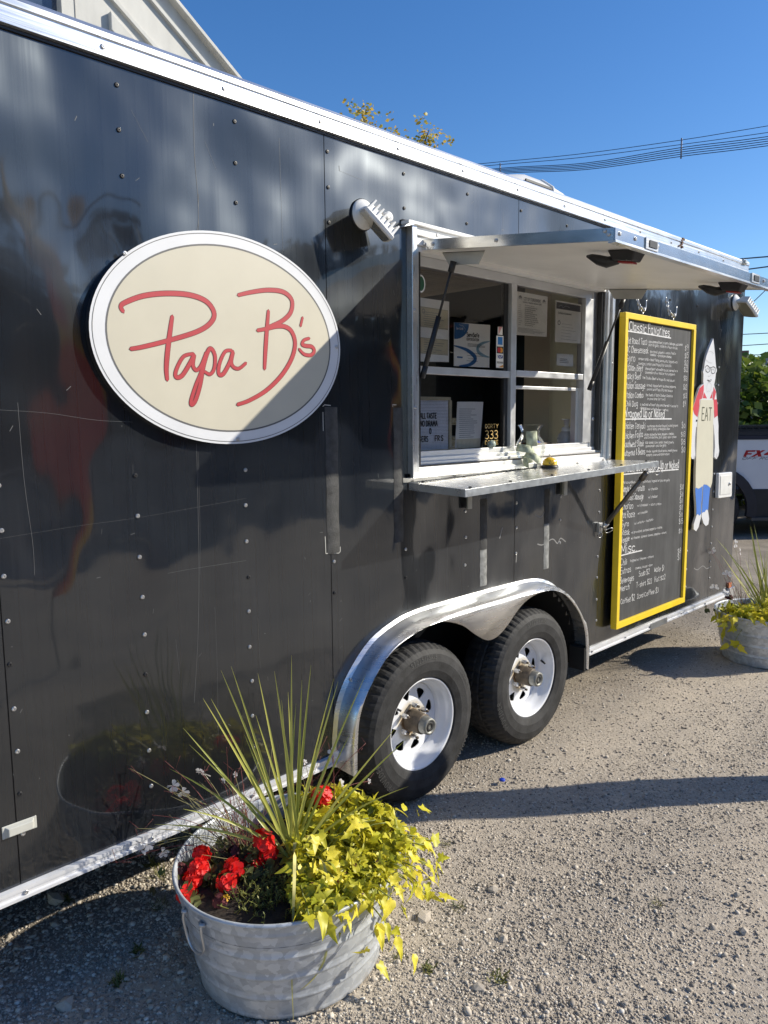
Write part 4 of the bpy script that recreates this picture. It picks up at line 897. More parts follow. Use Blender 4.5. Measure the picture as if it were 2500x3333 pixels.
# ================================================================== SIGNS AND THINGS ON THE TRAILER
sg = thing('oval_sign', 'cream oval sign with red handwritten lettering on the trailer side', 'sign', (1.457, -.015, 1.97))
def ell(a, b, n=96): return [(1.457+a*math.cos(2*PI*k/n), 1.970+b*math.sin(2*PI*k/n)) for k in range(n)]
build('backing', MB().slab(ell(.484,.345), -.029, -.0005), M('sign_edge_black', (.02,.018,.018), .4), sg)
def annulus(a0, b0, a1, b1, y, n=96):
    A, B = ell(a0,b0,n), ell(a1,b1,n); return MB().add([(x,y,z) for x,z in A]+[(x,y,z) for x,z in B], [(k,(k+1)%n,n+(k+1)%n,n+k) for k in range(n)])
build('face', MB().add([(x,-.0302,z) for x,z in ell(.432,.302)], [tuple(range(96))]), CREAM, sg)
build('white_border', annulus(.432,.302,.486,.347,-.0300), CUTW, sg)
pin = MB()
for a, b, w in ((.4345,.3035,.0055),(.4770,.3385,.0022)): 
    q = annulus(a-w/2,b-w/2,a+w/2,b+w/2,-.0306); pin.add(q.v, q.f)
build('pinstripe', pin, GREYLINE, sg)
PAPA=[
[(1.0779,2.0309),(1.0718,2.0440),(1.0856,2.0575),(1.1459,2.0832),(1.2248,2.0989),(1.3069,2.1023),(1.3672,2.0874),(1.3938,2.0526),(1.3767,2.0191),(1.3260,1.9888),(1.2295,1.9562),(1.1381,1.9304),(1.0970,1.9215)],
[(1.2405,2.0300),(1.2307,1.9820),(1.2191,1.9196),(1.2125,1.8677),(1.2137,1.8325)],
[(1.3107,1.9181),(1.2741,1.9068),(1.2466,1.8637),(1.2456,1.8417),(1.2684,1.8488),(1.3037,1.8977),(1.3123,1.9140),(1.3072,1.8819),(1.3187,1.8664),(1.3366,1.8804),(1.3569,1.9216)],
[(1.3571,1.9242),(1.3391,1.8671),(1.3154,1.8182),(1.2961,1.7697),(1.2973,1.7547),(1.3120,1.7699),(1.3308,1.8186),(1.3472,1.8836),(1.3667,1.9317),(1.3807,1.9357),(1.3912,1.9125),(1.3864,1.8743),(1.3698,1.8547),(1.3500,1.8622)],
[(1.4568,1.9366),(1.4305,1.9308),(1.4076,1.8915),(1.4030,1.8575),(1.4210,1.8581),(1.4488,1.8988),(1.4612,1.9314),(1.4534,1.8990),(1.4626,1.8811),(1.4844,1.8781),(1.5122,1.8971)],
[(1.4904,2.1212),(1.5447,2.1368),(1.6147,2.1510),(1.6795,2.1511),(1.7157,2.1272),(1.7108,2.0861),(1.6765,2.0542),(1.6249,2.0300),(1.6069,2.0247)],
[(1.6123,2.0802),(1.6028,2.0085),(1.5949,1.9396),(1.5893,1.8809)],
[(1.5643,2.0102),(1.6032,2.0187),(1.6465,2.0300),(1.6832,2.0316),(1.7125,2.0162),(1.7264,1.9761),(1.7097,1.9221),(1.6631,1.8615),(1.5961,1.8074),(1.5247,1.7719),(1.4731,1.7562)],
[(1.7633,2.0701),(1.7533,2.0398)],
[(1.7923,1.9980),(1.7688,1.9905),(1.7584,1.9750),(1.7760,1.9701),(1.8033,1.9687),(1.8148,1.9543),(1.7986,1.9384),(1.7674,1.9398),(1.7448,1.9564)],
]

lo = MB(); lr = MB()
for i, s in enumerate(PAPA):
    c = catmull([(x,z) for x,z in s], 7) if len(s) > 2 else [Vector(p) for p in s]
    w = .0135 if i in (0,1,5,6,7) else .0115 if i != 8 else .011
    n = len(c); tp = [.82+.3*math.sin(PI*min(1,k/max(1,n-1))) for k in range(n)]
    lo.ribbon([(v[0],v[1]) for v in c], w+.0032, -.0308, taper=tp); lr.ribbon([(v[0],v[1]) for v in c], w, -.0312-.00004*i, taper=tp)
build('lettering_outline', lo, MAROON, sg); build('lettering', lr, RED, sg)
for x, z in ((1.092,2.202),(1.925,1.975),(1.47,1.640)): shared('screw', sme, sg, Matrix.Translation(Vector((x,-.030,z))-ORG[sg.name]))

# ---- menu board hung on chains
mb_ = thing('menu_board', 'tall chalkboard menu in a yellow frame hung beside the window', 'menu board', (4.565, -.045, .44))
bx0, bx1, bz0, bz1, yf, yb, fw = 4.082, 5.026, .432, 2.293, -.063, -.024, .034
build('frame_rail', MB().box((bx0,yf,bz1-fw),(bx1,yb,bz1)), YELLOW, mb_, bevel=.002); build('frame_rail', MB().box((bx0,yf-.0005,bz0),(bx1,yb,bz0+fw+.004)), YELLOW, mb_, bevel=.002)
build('frame_stile', MB().box((bx0,yf-.001,bz0+fw+.004),(bx0+fw-.002,yb,bz1-fw)), YELLOW, mb_, bevel=.002); build('frame_stile', MB().box((bx1-fw,yf-.001,bz0+fw+.004),(bx1,yb,bz1-fw)), YELLOW, mb_, bevel=.002)
build('chalkboard', MB().box((bx0+.01,-.048,bz0+.01),(bx1-.01,-.030,bz1-.01)), BOARD, mb_)
build('inner_seam', MB().box((bx1-fw-.052,-.0484,bz0+fw),(bx1-fw-.050,-.0478,bz1-fw)), BLACKP, mb_)
MENU=[
('Classic Favorites',4.165,2.198,4.692,2.193,'H'),
('_',4.152,2.191,4.704,2.187,''),
('Pot Roast Taco',4.150,2.122,4.393,2.126,'M'),
('slow simmered beef, crunchy cabbage, guacamole',4.409,2.141,4.876,2.149,'s'),
('pico de gallo, radish in a flour tortilla',4.411,2.123,4.805,2.122,'s'),
('$9',4.907,2.124,4.965,2.126,'p'),
('DC Cheesesteak',4.150,2.070,4.414,2.076,'M'),
('6oz steak, peppers + onions fried in',4.432,2.083,4.784,2.088,'s'),
('cheddar + provolone cheese',4.433,2.065,4.723,2.064,'s'),
('$15',4.912,2.075,4.970,2.076,'p'),
('Gyro',4.150,2.021,4.254,2.022,'M'),
('tender lamb + beef filling warm pita, topped with',4.287,2.034,4.813,2.035,'s'),
("tomato, onion and Papa B's tzatziki",4.289,2.006,4.728,2.009,'s'),
('$12',4.912,2.027,4.971,2.025,'p'),
('Italian Beef',4.150,1.967,4.355,1.968,'M'),
('shaved beef warmed in au jus, served on a',4.378,1.980,4.822,1.981,'s'),
('Gonnella roll w/ mild or hot peppers',4.377,1.957,4.784,1.958,'s'),
('$12',4.907,1.986,4.974,1.986,'p'),
('Saucy Beef',4.150,1.919,4.333,1.921,'M'),
("the Italian Beef w/ Papa B's red sauce",4.347,1.925,4.779,1.918,'s'),
('$13',4.909,1.930,4.967,1.930,'p'),
('Italian Sausage',4.150,1.863,4.387,1.866,'M'),
('Grilled, topped with sauteed peppers,',4.404,1.881,4.807,1.880,'s'),
("onions and Papa B's red sauce",4.405,1.858,4.757,1.854,'s'),
('$12',4.910,1.873,4.968,1.872,'p'),
('Italian Combo',4.150,1.808,4.369,1.813,'M'),
('the best of both Italian Classics',4.394,1.823,4.764,1.821,'s'),
('in one bite (or two)',4.417,1.800,4.663,1.800,'s'),
('$13',4.915,1.817,4.970,1.816,'p'),
('Chili Dog',4.150,1.760,4.303,1.761,'M'),
("a seared all beef dog smothered in Lester's",4.327,1.767,4.846,1.757,'s'),
('chili topped with cheese + onions',4.328,1.744,4.708,1.732,'s'),
('$9',4.916,1.763,4.958,1.763,'p'),
('Wrapped Up or Naked',4.147,1.697,4.661,1.692,'H'),
('_',4.148,1.686,4.756,1.683,''),
('Chicken Teriyaki',4.148,1.631,4.404,1.626,'M'),
('marinated chicken breast, mixed greens',4.426,1.634,4.857,1.633,'s'),
('and a spicy pineapple slaw',4.430,1.617,4.742,1.614,'s'),
('$10',4.908,1.623,4.971,1.622,'p'),
('Chicken Fajita',4.149,1.572,4.383,1.576,'M'),
('chicken sauteed w/ onion, peppers + cheddar,',4.393,1.584,4.805,1.580,'s'),
('and chili and lime, pico, guac, sour cream',4.395,1.566,4.840,1.560,'s'),
('$13',4.905,1.567,4.972,1.567,'p'),
('Southwest Steak',4.149,1.520,4.394,1.522,'M'),
('6oz steak, corn relish, mixed greens',4.411,1.535,4.802,1.526,'s'),
('guacamole + pico de gallo',4.416,1.514,4.696,1.510,'s'),
('$15',4.910,1.514,4.977,1.514,'p'),
('Butternut & Beans',4.148,1.469,4.416,1.472,'M'),
('tender squash, black beans, mixed greens',4.426,1.481,4.860,1.472,'s'),
('tomato, onion and asian sauce',4.428,1.457,4.748,1.453,'s'),
('$10',4.919,1.463,4.978,1.462,'p'),
('Breakfast Wrapped Up or Naked',4.151,1.375,4.895,1.361,'H'),
('_',4.148,1.362,4.887,1.352,''),
('All scrambled w/ egg + potatoes, topped w/ pico de gallo',4.149,1.306,4.767,1.283,'s'),
('Simply Egg + Potato',4.150,1.256,4.425,1.246,'M'),
('w/ cheddar',4.473,1.243,4.605,1.240,'s'),
('$10',4.920,1.217,4.980,1.215,'p'),
('Breakfast Sausage',4.150,1.207,4.414,1.195,'M'),
('w/ cheddar',4.477,1.193,4.605,1.190,'s'),
('$11',4.925,1.166,4.976,1.164,'p'),
('Chorizo',4.150,1.153,4.289,1.147,'M'),
('w/ cheddar + sour cream',4.335,1.154,4.660,1.137,'s'),
('$11',4.925,1.124,4.971,1.121,'p'),
('Pot Roast',4.150,1.101,4.314,1.094,'M'),
('w/ cheddar',4.345,1.104,4.480,1.104,'s'),
('$11',4.925,1.079,4.976,1.076,'p'),
('Gyro',4.151,1.049,4.240,1.045,'M'),
('w/ onions + tzatziki',4.307,1.046,4.555,1.047,'s'),
('$11',4.925,1.032,4.980,1.028,'p'),
('Steak',4.151,0.999,4.254,0.991,'M'),
('w/ provolone, sauteed peppers + onions',4.272,0.994,4.684,0.983,'s'),
('$15',4.925,0.985,4.993,0.982,'p'),
('Veggie',4.154,0.950,4.253,0.955,'M'),
('w/ cheddar, spinach, tomato, peppers + onions',4.270,0.958,4.747,0.943,'s'),
('$11',4.926,0.923,4.986,0.918,'p'),
('Misc.',4.158,0.885,4.354,0.880,'H'),
('_',4.156,0.875,4.416,0.872,''),
('Chili',4.159,0.813,4.231,0.812,'M'),
('topped w/ cheese + onions',4.266,0.819,4.578,0.807,'s'),
('$8',4.922,0.785,4.978,0.779,'p'),
('Extras',4.159,0.759,4.287,0.757,'M'),
('cheese, sauce + love',4.337,0.763,4.567,0.753,'s'),
('$1',4.926,0.741,4.973,0.736,'p'),
('Beverages',4.159,0.704,4.327,0.698,'M'),
('Soda $2',4.384,0.709,4.532,0.707,'m'),
('Water $1',4.593,0.707,4.732,0.699,'m'),
('Merch',4.160,0.654,4.273,0.649,'M'),
('T-shirt $22',4.356,0.642,4.571,0.641,'m'),
('Hat $22',4.602,0.640,4.761,0.639,'m'),
('Coffee $2',4.164,0.573,4.346,0.570,'M'),
('Iced Coffee $3',4.371,0.572,4.667,0.563,'m'),
]

ch = MB(); KS = {'H':(.050,.0056),'M':(.0365,.0032),'s':(.0150,.0018),'m':(.031,.0029),'p':(.032,.0025)}
for i, (t, x0, z0, x1, z1, k) in enumerate(MENU):
    x0, x1, z0, z1 = x0-.0125, x1-.013, z0, z1
    if t == '_': ch.ribbon([(x0-.01,z0),(x0+(x1-x0)*.5,(z0+z1)/2+.001),(x1,z1)], .0078, -.0490); continue
    cap, sw = KS[k]; letters(ch, t, x0-(0 if x0 > 4.151 or k == 's' else .010), z0, x1, z1, cap, sw, -.0488, .5, i)
build('chalk_writing', ch, CHALK, mb_)
for x0, xh in ((4.275,4.318),(4.668,4.722)):
    h = hold('hanging_chain', mb_)
    for j in range(4):
        z = 2.42-.026*j; q = .5*(j%2); c = Vector((x0+.004*j,-.020-.006*j,z)); d = Vector((math.cos(q*PI),math.sin(q*PI)*.8,0)); pts = [c+d*.007*math.cos(t*PI/6)+Vector((0,0,.017*math.sin(t*PI/6))) for t in range(13)]
        build('link', MB().tube(pts, .0030, 6, cap=False), STEEL, h)
    build('hook', MB().tube(catmull([(x0+.012,-.045,2.345),(xh-.004,-.05,2.325),(xh+.012,-.05,2.322),(xh+.026,-.05,2.345),(xh+.028,-.05,2.385)], 4), .0042, 6), STEEL, h)
    build('screw_eye', MB().tube([(xh,-.045+.012*math.cos(t*PI/6),2.328+.014*math.sin(t*PI/6)) for t in range(13)], .0035, 6, cap=False).tube([(xh,-.045,2.316),(xh,-.045,2.29)], .0035, 6), STEEL, h)

# ---- painted cut-out man
MAN_OUT= [(5.3842,2.2314),(5.4040,2.1816),(5.4245,2.1257),(5.4437,2.0655),(5.4539,2.0352),(5.4681,2.0203),(5.4667,2.0068),(5.4535,1.9967),(5.4497,1.9620),(5.4413,1.9348),(5.4321,1.9153),(5.4732,1.8658),(5.4887,1.8147),(5.5044,1.7796),(5.5197,1.6972),(5.5283,1.6735),(5.5426,1.6259),(5.5452,1.5783),(5.5564,1.5064),(5.5754,1.4458),(5.5646,1.4101),(5.5344,1.3886),(5.4941,1.4071),(5.4952,1.4368),(5.4971,1.4844),(5.4817,1.5560),(5.4535,1.6389),(5.4463,1.6390),(5.4529,1.5802),(5.4670,1.4023),(5.4760,1.2825),(5.4710,1.2230),(5.4458,1.1887),(5.4382,1.1653),(5.4303,1.1060),(5.4243,1.0285),(5.4529,0.9654),(5.4429,0.9240),(5.4005,0.9164),(5.3625,0.9385),(5.3217,0.9904),(5.3202,1.0322),(5.3255,1.1146),(5.3215,1.2064),(5.3102,1.2072),(5.3058,1.1163),(5.2982,1.0815),(5.3085,1.0095),(5.3082,0.9858),(5.2798,0.9235),(5.2410,0.8969),(5.1982,0.9146),(5.1947,0.9502),(5.2301,1.0053),(5.2241,1.0645),(5.1944,1.1835),(5.1928,1.2125),(5.1867,1.2995),(5.1828,1.4718),(5.1766,1.6254),(5.1672,1.6256),(5.1622,1.6087),(5.1567,1.5579),(5.1576,1.4954),(5.1726,1.4265),(5.1584,1.4071),(5.1223,1.4087),(5.0978,1.4296),(5.0916,1.5201),(5.0887,1.6156),(5.0870,1.6994),(5.0954,1.7467),(5.1351,1.8111),(5.1874,1.8871),(5.2213,1.9066),(5.2565,1.9168),(5.2498,1.9373),(5.2478,1.9823),(5.2408,1.9970),(5.2441,2.0083),(5.2543,2.0237),(5.2598,2.0576),(5.2819,2.1072),(5.3220,2.1618)]
MAN_RED=[ [(5.2019,1.8117),(5.1998,1.7666),(5.1904,1.7271),(5.1779,1.6922),(5.1278,1.7132),(5.1005,1.7484),(5.1391,1.8111),(5.1918,1.8872),(5.2569,1.9130),(5.2611,1.8736),(5.2398,1.8167)] , [(5.4454,1.8142),(5.4858,1.8146),(5.5029,1.7796),(5.5164,1.7002),(5.4628,1.6846),(5.4460,1.7443),(5.4280,1.8024),(5.4158,1.8224),(5.4262,1.8997),(5.4703,1.8658)] , [(5.2530,1.8206),(5.2669,1.8623),(5.3221,1.8195)] , [(5.4063,1.8223),(5.4149,1.8725),(5.3688,1.8200)] ]
MAN_APRON= [(5.2169,1.8108),(5.4287,1.8094),(5.4460,1.7443),(5.4408,1.6625),(5.4529,1.5802),(5.4670,1.4023),(5.4760,1.2825),(5.4710,1.2230),(5.4459,1.1875),(5.3828,1.2140),(5.3325,1.2216),(5.2922,1.2055),(5.2449,1.1960),(5.1960,1.2077),(5.1867,1.2995),(5.1828,1.4718),(5.1789,1.6424),(5.1921,1.7102),(5.2066,1.7667)]
MAN_BLUE=[ [(5.1962,1.2053),(5.2450,1.1949),(5.2924,1.2044),(5.3099,1.2102),(5.3058,1.1163),(5.2982,1.0815),(5.3079,1.0155),(5.2785,1.0035),(5.2518,1.0209),(5.2311,1.0082),(5.2241,1.0645),(5.1944,1.1835)] , [(5.3257,1.2197),(5.3829,1.2128),(5.4430,1.1871),(5.4382,1.1653),(5.4303,1.1060),(5.4254,1.0314),(5.3905,1.0364),(5.3679,1.0205),(5.3464,1.0238),(5.3231,1.0170),(5.3202,1.0322),(5.3255,1.1146)] ]
MAN_LINES=[
[(5.2774,2.0208),(5.2836,2.0060),(5.3167,1.9978),(5.3435,2.0082),(5.3460,2.0272),(5.2979,2.0442),(5.2675,2.0279)] ,
[(5.3460,2.0272),(5.3642,2.0317),(5.3773,1.9980),(5.4156,1.9935),(5.4379,2.0077),(5.4381,2.0307),(5.4011,2.0389),(5.3644,2.0298)] ,
[(5.2947,2.0139),(5.3091,2.0258),(5.3304,2.0172)] ,
[(5.3757,2.0131),(5.3953,2.0234),(5.4209,2.0148)] ,
[(5.3130,1.9466),(5.3458,1.9437),(5.3779,1.9503),(5.3698,1.9386),(5.3372,1.9378),(5.3130,1.9466)] ,
[(5.3394,1.8750),(5.3174,1.8632),(5.3053,1.8896),(5.3205,1.9202),(5.3473,1.9304),(5.3819,1.9141),(5.3763,1.8795),(5.3497,1.8656)] ,
[(5.2756,2.0807),(5.3326,2.0645),(5.3793,2.0646)] ,
[(5.3065,2.1347),(5.3522,2.1409),(5.4005,2.1283)] ,
[(5.3194,1.9733),(5.3429,1.9702),(5.3650,1.9823)] ,
[(5.4294,1.8025),(5.3967,1.8657)] ,
[(5.2222,1.8120),(5.2236,1.8627)] ,
]

mc = thing('cutout_figure', 'painted flat cutout of a bearded man in tall white hat and EAT apron', 'cutout', (5.33, -.02, .92))
build('board', MB().slab(MAN_OUT, -.030, -.016), CUTW, mc)
for P in MAN_RED[:2]: build('shirt', MB().slab(P, -.0312, -.0301), CUTR, mc)
for P in MAN_BLUE: build('trousers', MB().slab(P, -.0312, -.0301), TROUS, mc)
build('apron', MB().slab(MAN_APRON, -.0318, -.0301), APRON, mc)
rr = MB()
for P in MAN_RED[2:]: rr.slab(P, -.0309, -.0301)
build('shirt_collar', rr, CUTR, mc)
lk = MB(); lg = MB()
for i, P in enumerate(MAN_LINES):
    c = catmull([(x,z) for x,z in P], 4); (lk if i in (0,1,4) else lg).ribbon([(v[0],v[1]) for v in c], .0048 if i in (0,1) else .0038 if i in (4,2,3) else .0022, -.0316)
build('glasses_and_mouth', lk, INK, mc); build('face_lines', lg, M('soft_grey_line', (.42,.42,.42), .5), mc)
m = MB(); letters(m, 'EAT', 5.240, 1.669, 5.420, 1.666, .088, .0085, -.0323, 0, 0); build('lettering', m, M('olive_black_ink', (.05,.05,.02), .5), mc)
m = MB()
for P in ([(5.148,1.400),(5.150,1.43)],[(5.158,1.395),(5.160,1.43)],[(5.168,1.40),(5.170,1.43)],[(5.53,1.40),(5.528,1.43)],[(5.545,1.39),(5.543,1.43)]): m.ribbon(P, .0018, -.0312)
build('finger_lines', m, INKG, mc)
for x, z in ((5.165,1.668),(5.545,1.675)): shared('screw', smd, mc, Matrix.Translation(Vector((x,-.030,z))-ORG[mc.name]))

# ---- floodlights
def floodlight(px, pz, label):
    t = thing('floodlight', label, 'floodlight', (px, 0, pz), 'floodlights on the trailer side')
    LW = M('lamp_white', (.76,.75,.72), .35, 0, .05, 10); o = Vector((px,0,pz))
    build('base_gasket', MB().lathe([(.060,0),(.060,.006),(.05,.008)], o, (0,-1,0), 28), BLACKP, t)
    build('base_plate', MB().lathe([(.057,.004),(.057,.010),(.050,.016),(.028,.034),(.018,.040),(.001,.040)], o, (0,-1,0), 28), LW, t)
    c = o+Vector((-.012,-.078,-.060)); nrm = Vector((-.52,.48,-.70)).normalized(); e1 = Vector((.60,.75,.25)); e1 = (e1-nrm*e1.dot(nrm)).normalized(); e2 = nrm.cross(e1)
    build('arm', MB().tube([o+Vector((0,-.03,0)), o+Vector((.035,-.062,-.005)), o+Vector((.052,-.085,-.018)), c-nrm*.055], [.016,.014,.014,.016], 10), LW, t)
    build('knuckle', MB().tube([o+Vector((.052,-.100,-.014)), o+Vector((.052,-.066,-.020))], .019, 12), LW, t)
    n = 4; P = []
    for a, b in ((-1,-1),(1,-1),(1,1),(-1,1)): P.append((a,b))
    def ringp(k, off, bulge=.1):
        out = []
        for i in range(24):
            tt = 2*PI*i/24; x, y = math.cos(tt), math.sin(tt); s = 1/max(abs(x),abs(y))**.86; out.append(c+e1*x*s*k+e2*y*s*k*.98-nrm*off)
        return out
    m = MB(); rs = [ringp(.071,0),ringp(.080,.004),ringp(.080,.017),ringp(.070,.022)]; m.add([p for r in rs for p in r], [(i*24+k,i*24+(k+1)%24,(i+1)*24+(k+1)%24,(i+1)*24+k) for i in range(3) for k in range(24)]+[tuple(range(72,96))], False)
    build('lamp_housing', m, LW, t, bevel=.002)
    build('lens', MB().add(ringp(.0705,.002), [tuple(range(24))]), M('lamp_lens', (.30,.28,.20), .12, coat=1.), t)
    m = MB()
    for k in range(7):
        u = -.063+.021*k; m.hexa([c+e2*(u-.0045)-nrm*.018+e1*s*.064 if i < 1 else c for i, s in ()] or [c+e2*(u+d)+e1*s-nrm*h for h in (.018,) for d, s in ((-.005,-.064),(.005,-.064),(.005,.064),(-.005,.064))]+[c+e2*(u+d)+e1*s-nrm*.066 for d, s in ((-.003,-.040),(.003,-.040),(.003,.046),(-.003,.046))])
    build('cooling_fins', m, LW, t); build('fin_core', MB().hexa([c+e2*d+e1*s-nrm*.016 for d, s in ((-.064,-.06),(.064,-.06),(.064,.06),(-.064,.06))]+[c+e2*d+e1*s-nrm*.046 for d, s in ((-.058,-.034),(.058,-.034),(.058,.036),(-.058,.036))]), LW, t)
    return t
floodlight(2.093, 2.490, 'white finned floodlight above the serving window, beside the oval sign')
floodlight(5.807, 2.517, 'white floodlight at the rear corner above the cutout figure')

# ---- papers and stickers in the window
def sheet(name, lab, cat, q, y, mat, grp='papers in the serving window'):
    (a, b), (c, d), (e, f), (g, h) = q; t = thing(name, lab, cat, ((a+e)/2, y, (b+f)/2), grp)
    build('paper', MB().hexa([(g,y,h),(e,y,f),(e,y+.002,f),(g,y+.002,h),(a,y,b),(c,y,d),(c,y+.002,d),(a,y+.002,b)]), mat, t); return t
def lines(mb, x0, x1, z0, z1, n, w, y, rn, words=True):
    for i in range(n):
        z = z0+(z1-z0)*i/max(1,n-1); mb.ribbon([(x0+rn.uniform(0,.01),z),(x0+(x1-x0)*rn.uniform(.55,1),z)], w, y)
rn = random.Random(3); Y = .0535
t = sheet('permit_sheet', 'yellowed permit sheets stuck inside the upper left window pane', 'paper', [(2.476,2.223),(2.676,2.225),(2.675,1.956),(2.475,1.950)], Y, PAPER)
build('certificate_print', MB().slab([(2.484,2.100),(2.668,2.098),(2.668,2.185),(2.484,2.187)], Y-.0006, Y).slab([(2.484,1.985),(2.668,1.985),(2.668,2.055),(2.484,2.055)], Y-.0006, Y), PAPER_Y, t)
m = MB(); 
for z0, z1 in ((2.10,2.186),(1.985,2.055)): m.ribbon([(2.486,z0+.002),(2.666,z0+.002),(2.666,z1-.002),(2.486,z1-.002),(2.486,z0+.002)], .0012, Y-.001)
lines(m, 2.50, 2.65, 2.165, 2.11, 7, .0016, Y-.001, rn); lines(m, 2.50, 2.65, 2.045, 1.995, 6, .0016, Y-.001, rn); m.ribbon([(2.503+.009*math.cos(k*.7),2.168+.009*math.sin(k*.7)) for k in range(10)], .0022, Y-.001)
build('print', m, INKG, t)
t = sheet('training_certificate', 'white certificate with blue curves in the upper left pane', 'certificate', [(2.712,2.136),(2.979,2.145),(2.975,1.943),(2.711,1.940)], Y, PAPER)
m = MB(); m.slab([(2.712,2.136)]+[(2.712+.105*math.sin(k*PI/16),2.137-.075*math.cos(k*PI/16)) for k in range(9)], Y-.0008, Y-.0001)
arc = catmull([(2.712,2.032),(2.80,2.018),(2.858,1.992),(2.862,1.972),(2.82,1.950),(2.75,1.942)], 6); m.ribbon([(v[0],v[1]) for v in arc], .017, Y-.0008, taper=[.25+1.1*math.sin(PI*k/(len(arc)-1)) for k in range(len(arc))])
m.slab([(2.733,1.978),(2.772,1.978),(2.772,1.985),(2.733,1.985)], Y-.0008, Y-.0001); build('blue_print', m, BLUE, t)
m = MB(); arc = catmull([(2.976,2.068),(2.92,2.055),(2.885,2.035),(2.89,2.012),(2.93,1.998),(2.974,1.992)], 6); m.ribbon([(v[0],v[1]) for v in arc], .014, Y-.0007, taper=[.25+1.1*math.sin(PI*k/(len(arc)-1)) for k in range(len(arc))]); build('pale_blue_print', m, BLUE_L, t)
m = MB(); letters(m, 'ServSafe', 2.800, 2.079, 2.895, 2.081, .018, .0032, Y-.001, 0); letters(m, 'CERTIFICATION', 2.800, 2.062, 2.893, 2.063, .0105, .0016, Y-.001, 0); lines(m, 2.80, 2.945, 2.047, 2.036, 3, .0014, Y-.001, rn); lines(m, 2.80, 2.93, 2.005, 1.968, 4, .0011, Y-.001, rn); build('print', m, INK, t)
m = MB(); letters(m, 'ServSafe', 2.724, 2.106, 2.775, 2.107, .010, .0016, Y-.0012, 0); m.ribbon([(2.745,2.128),(2.77,2.126),(2.79,2.112),(2.784,2.10)], .0016, Y-.0012); build('white_print', m, CHALK, t)
t = sheet('card_stickers', 'strip of payment card stickers at the edge of the left pane', 'sticker', [(3.026,2.098),(3.082,2.100),(3.083,1.945),(3.026,1.944)], .0505, PAPER)
y = .0498
build('blue_card', MB().slab([(3.036,2.056),(3.074,2.056),(3.074,2.093),(3.036,2.093)], y, .0504), M('card_blue', (.03,.22,.60), .4), t)
cd = build('black_card', MB().slab([(3.029,2.014),(3.080,2.014),(3.080,2.047),(3.029,2.047)], y, .0504), INK, t)
build('red_disc', MB().slab([(3.046+.014*math.cos(k*PI/8),2.0305+.0125*math.sin(k*PI/8)) for k in range(16)], y-.0004, y-.0001), M('disc_red', (.6,.02,.02), .4), t); build('orange_disc', MB().slab([(3.063+.014*math.cos(k*PI/8),2.0305+.0125*math.sin(k*PI/8)) for k in range(16)], y-.0003, y-.00005), M('disc_orange', (.8,.36,.03), .4), t)
m = MB(); letters(m, 'VISA', 3.034, 1.991, 3.078, 1.991, .014, .0034, y-.0003, 0, shear=.15); build('print', m, M('card_navy', (.03,.05,.30), .4), t)
m = MB(); letters(m, 'DISCOVER', 3.030, 1.966, 3.080, 1.966, .008, .0016, y-.0003, 0); build('dark_print', m, INK, t); build('orange_swash', MB().slab([(3.045,1.948),(3.080,1.948),(3.080,1.960)], y, .0504), M('disc_orange', (.8,.36,.03), .4), t)
t = sheet('decal', 'small red and white sticker just above the card stickers', 'sticker', [(3.037,2.141),(3.073,2.143),(3.074,2.104),(3.037,2.104)], .0505, PAPER)
m = MB(); [m.ribbon([(3.041,2.108+.006*k),(3.045+.0045*k,2.110+.006*k)], .003, y) for k in range(6)]; build('red_print', m, M('disc_red', (.6,.02,.02), .4), t)
t = sheet('merchant_permit', 'printed city permit sheet in the upper right window pane', 'paper', [(3.190,2.326),(3.465,2.327),(3.463,2.121),(3.186,2.113)], Y, PAPER)
m = MB(); letters(m, 'CITY OF STURGEON BAY', 3.252, 2.288, 3.402, 2.289, .015, .0020, Y-.001, 0); letters(m, 'SEASONAL & TRANSIENT MERCHANT PERMIT', 3.242, 2.275, 3.410, 2.276, .007, .0011, Y-.001, 0); lines(m, 3.20, 3.24, 2.262, 2.165, 11, .0014, Y-.001, rn); lines(m, 3.20, 3.44, 2.150, 2.130, 5, .0010, Y-.001, rn)
for x in (3.222, 3.432): m.slab([(x-.015,2.297),(x+.015,2.297),(x+.006,2.308),(x-.006,2.308)], Y-.0008, Y-.0001); m.ribbon([(x-.014,2.292),(x+.014,2.292)], .002, Y-.001)
build('print', m, INKG, t)
m = MB()
for i in range(11):
    z = 2.263-.0098*i; x = 3.262
    while x < 3.262+rn.uniform(.05,.15): l = rn.uniform(.006,.014); m.ribbon([(x,z),(x+l*.3,z+.004),(x+l*.6,z-.001),(x+l,z+.003)], .0018, Y-.001); x += l+.004
build('handwriting', m, INK, t)
t = sheet('achievement_certificate', 'grey framed certificate in the right pane, half in sunlight', 'certificate', [(3.543,2.318),(3.800,2.318),(3.800,2.107),(3.543,2.100)], .0545, PAPER)
m = MB(); letters(m, 'Certificate of Achievement', 3.566, 2.250, 3.70, 2.252, .010, .0014, .0538, 0); lines(m, 3.60, 3.76, 2.20, 2.12, 6, .0011, .0538, rn); m.ribbon([(3.578+.012*math.cos(k*.65),2.203+.0105*math.sin(k*.65)) for k in range(11)], .004, .0538); build('print', m, INKG, t)
build('grey_band', MB().slab([(3.55,2.275),(3.79,2.277),(3.79,2.31),(3.55,2.31)], .0540, .0544), M('grey_print', (.16,.16,.17), .6), t)
m = MB(); m.ribbon(catmull([(3.57,2.287),(3.60,2.297),(3.61,2.283),(3.64,2.295),(3.68,2.290)],4), .0016, .0536); build('white_script', m, CHALK, t)
t = sheet('notice', 'small white notice below the certificate in the right pane', 'paper', [(3.564,2.040),(3.728,2.043),(3.728,1.977),(3.564,1.978)], .0545, PAPER)
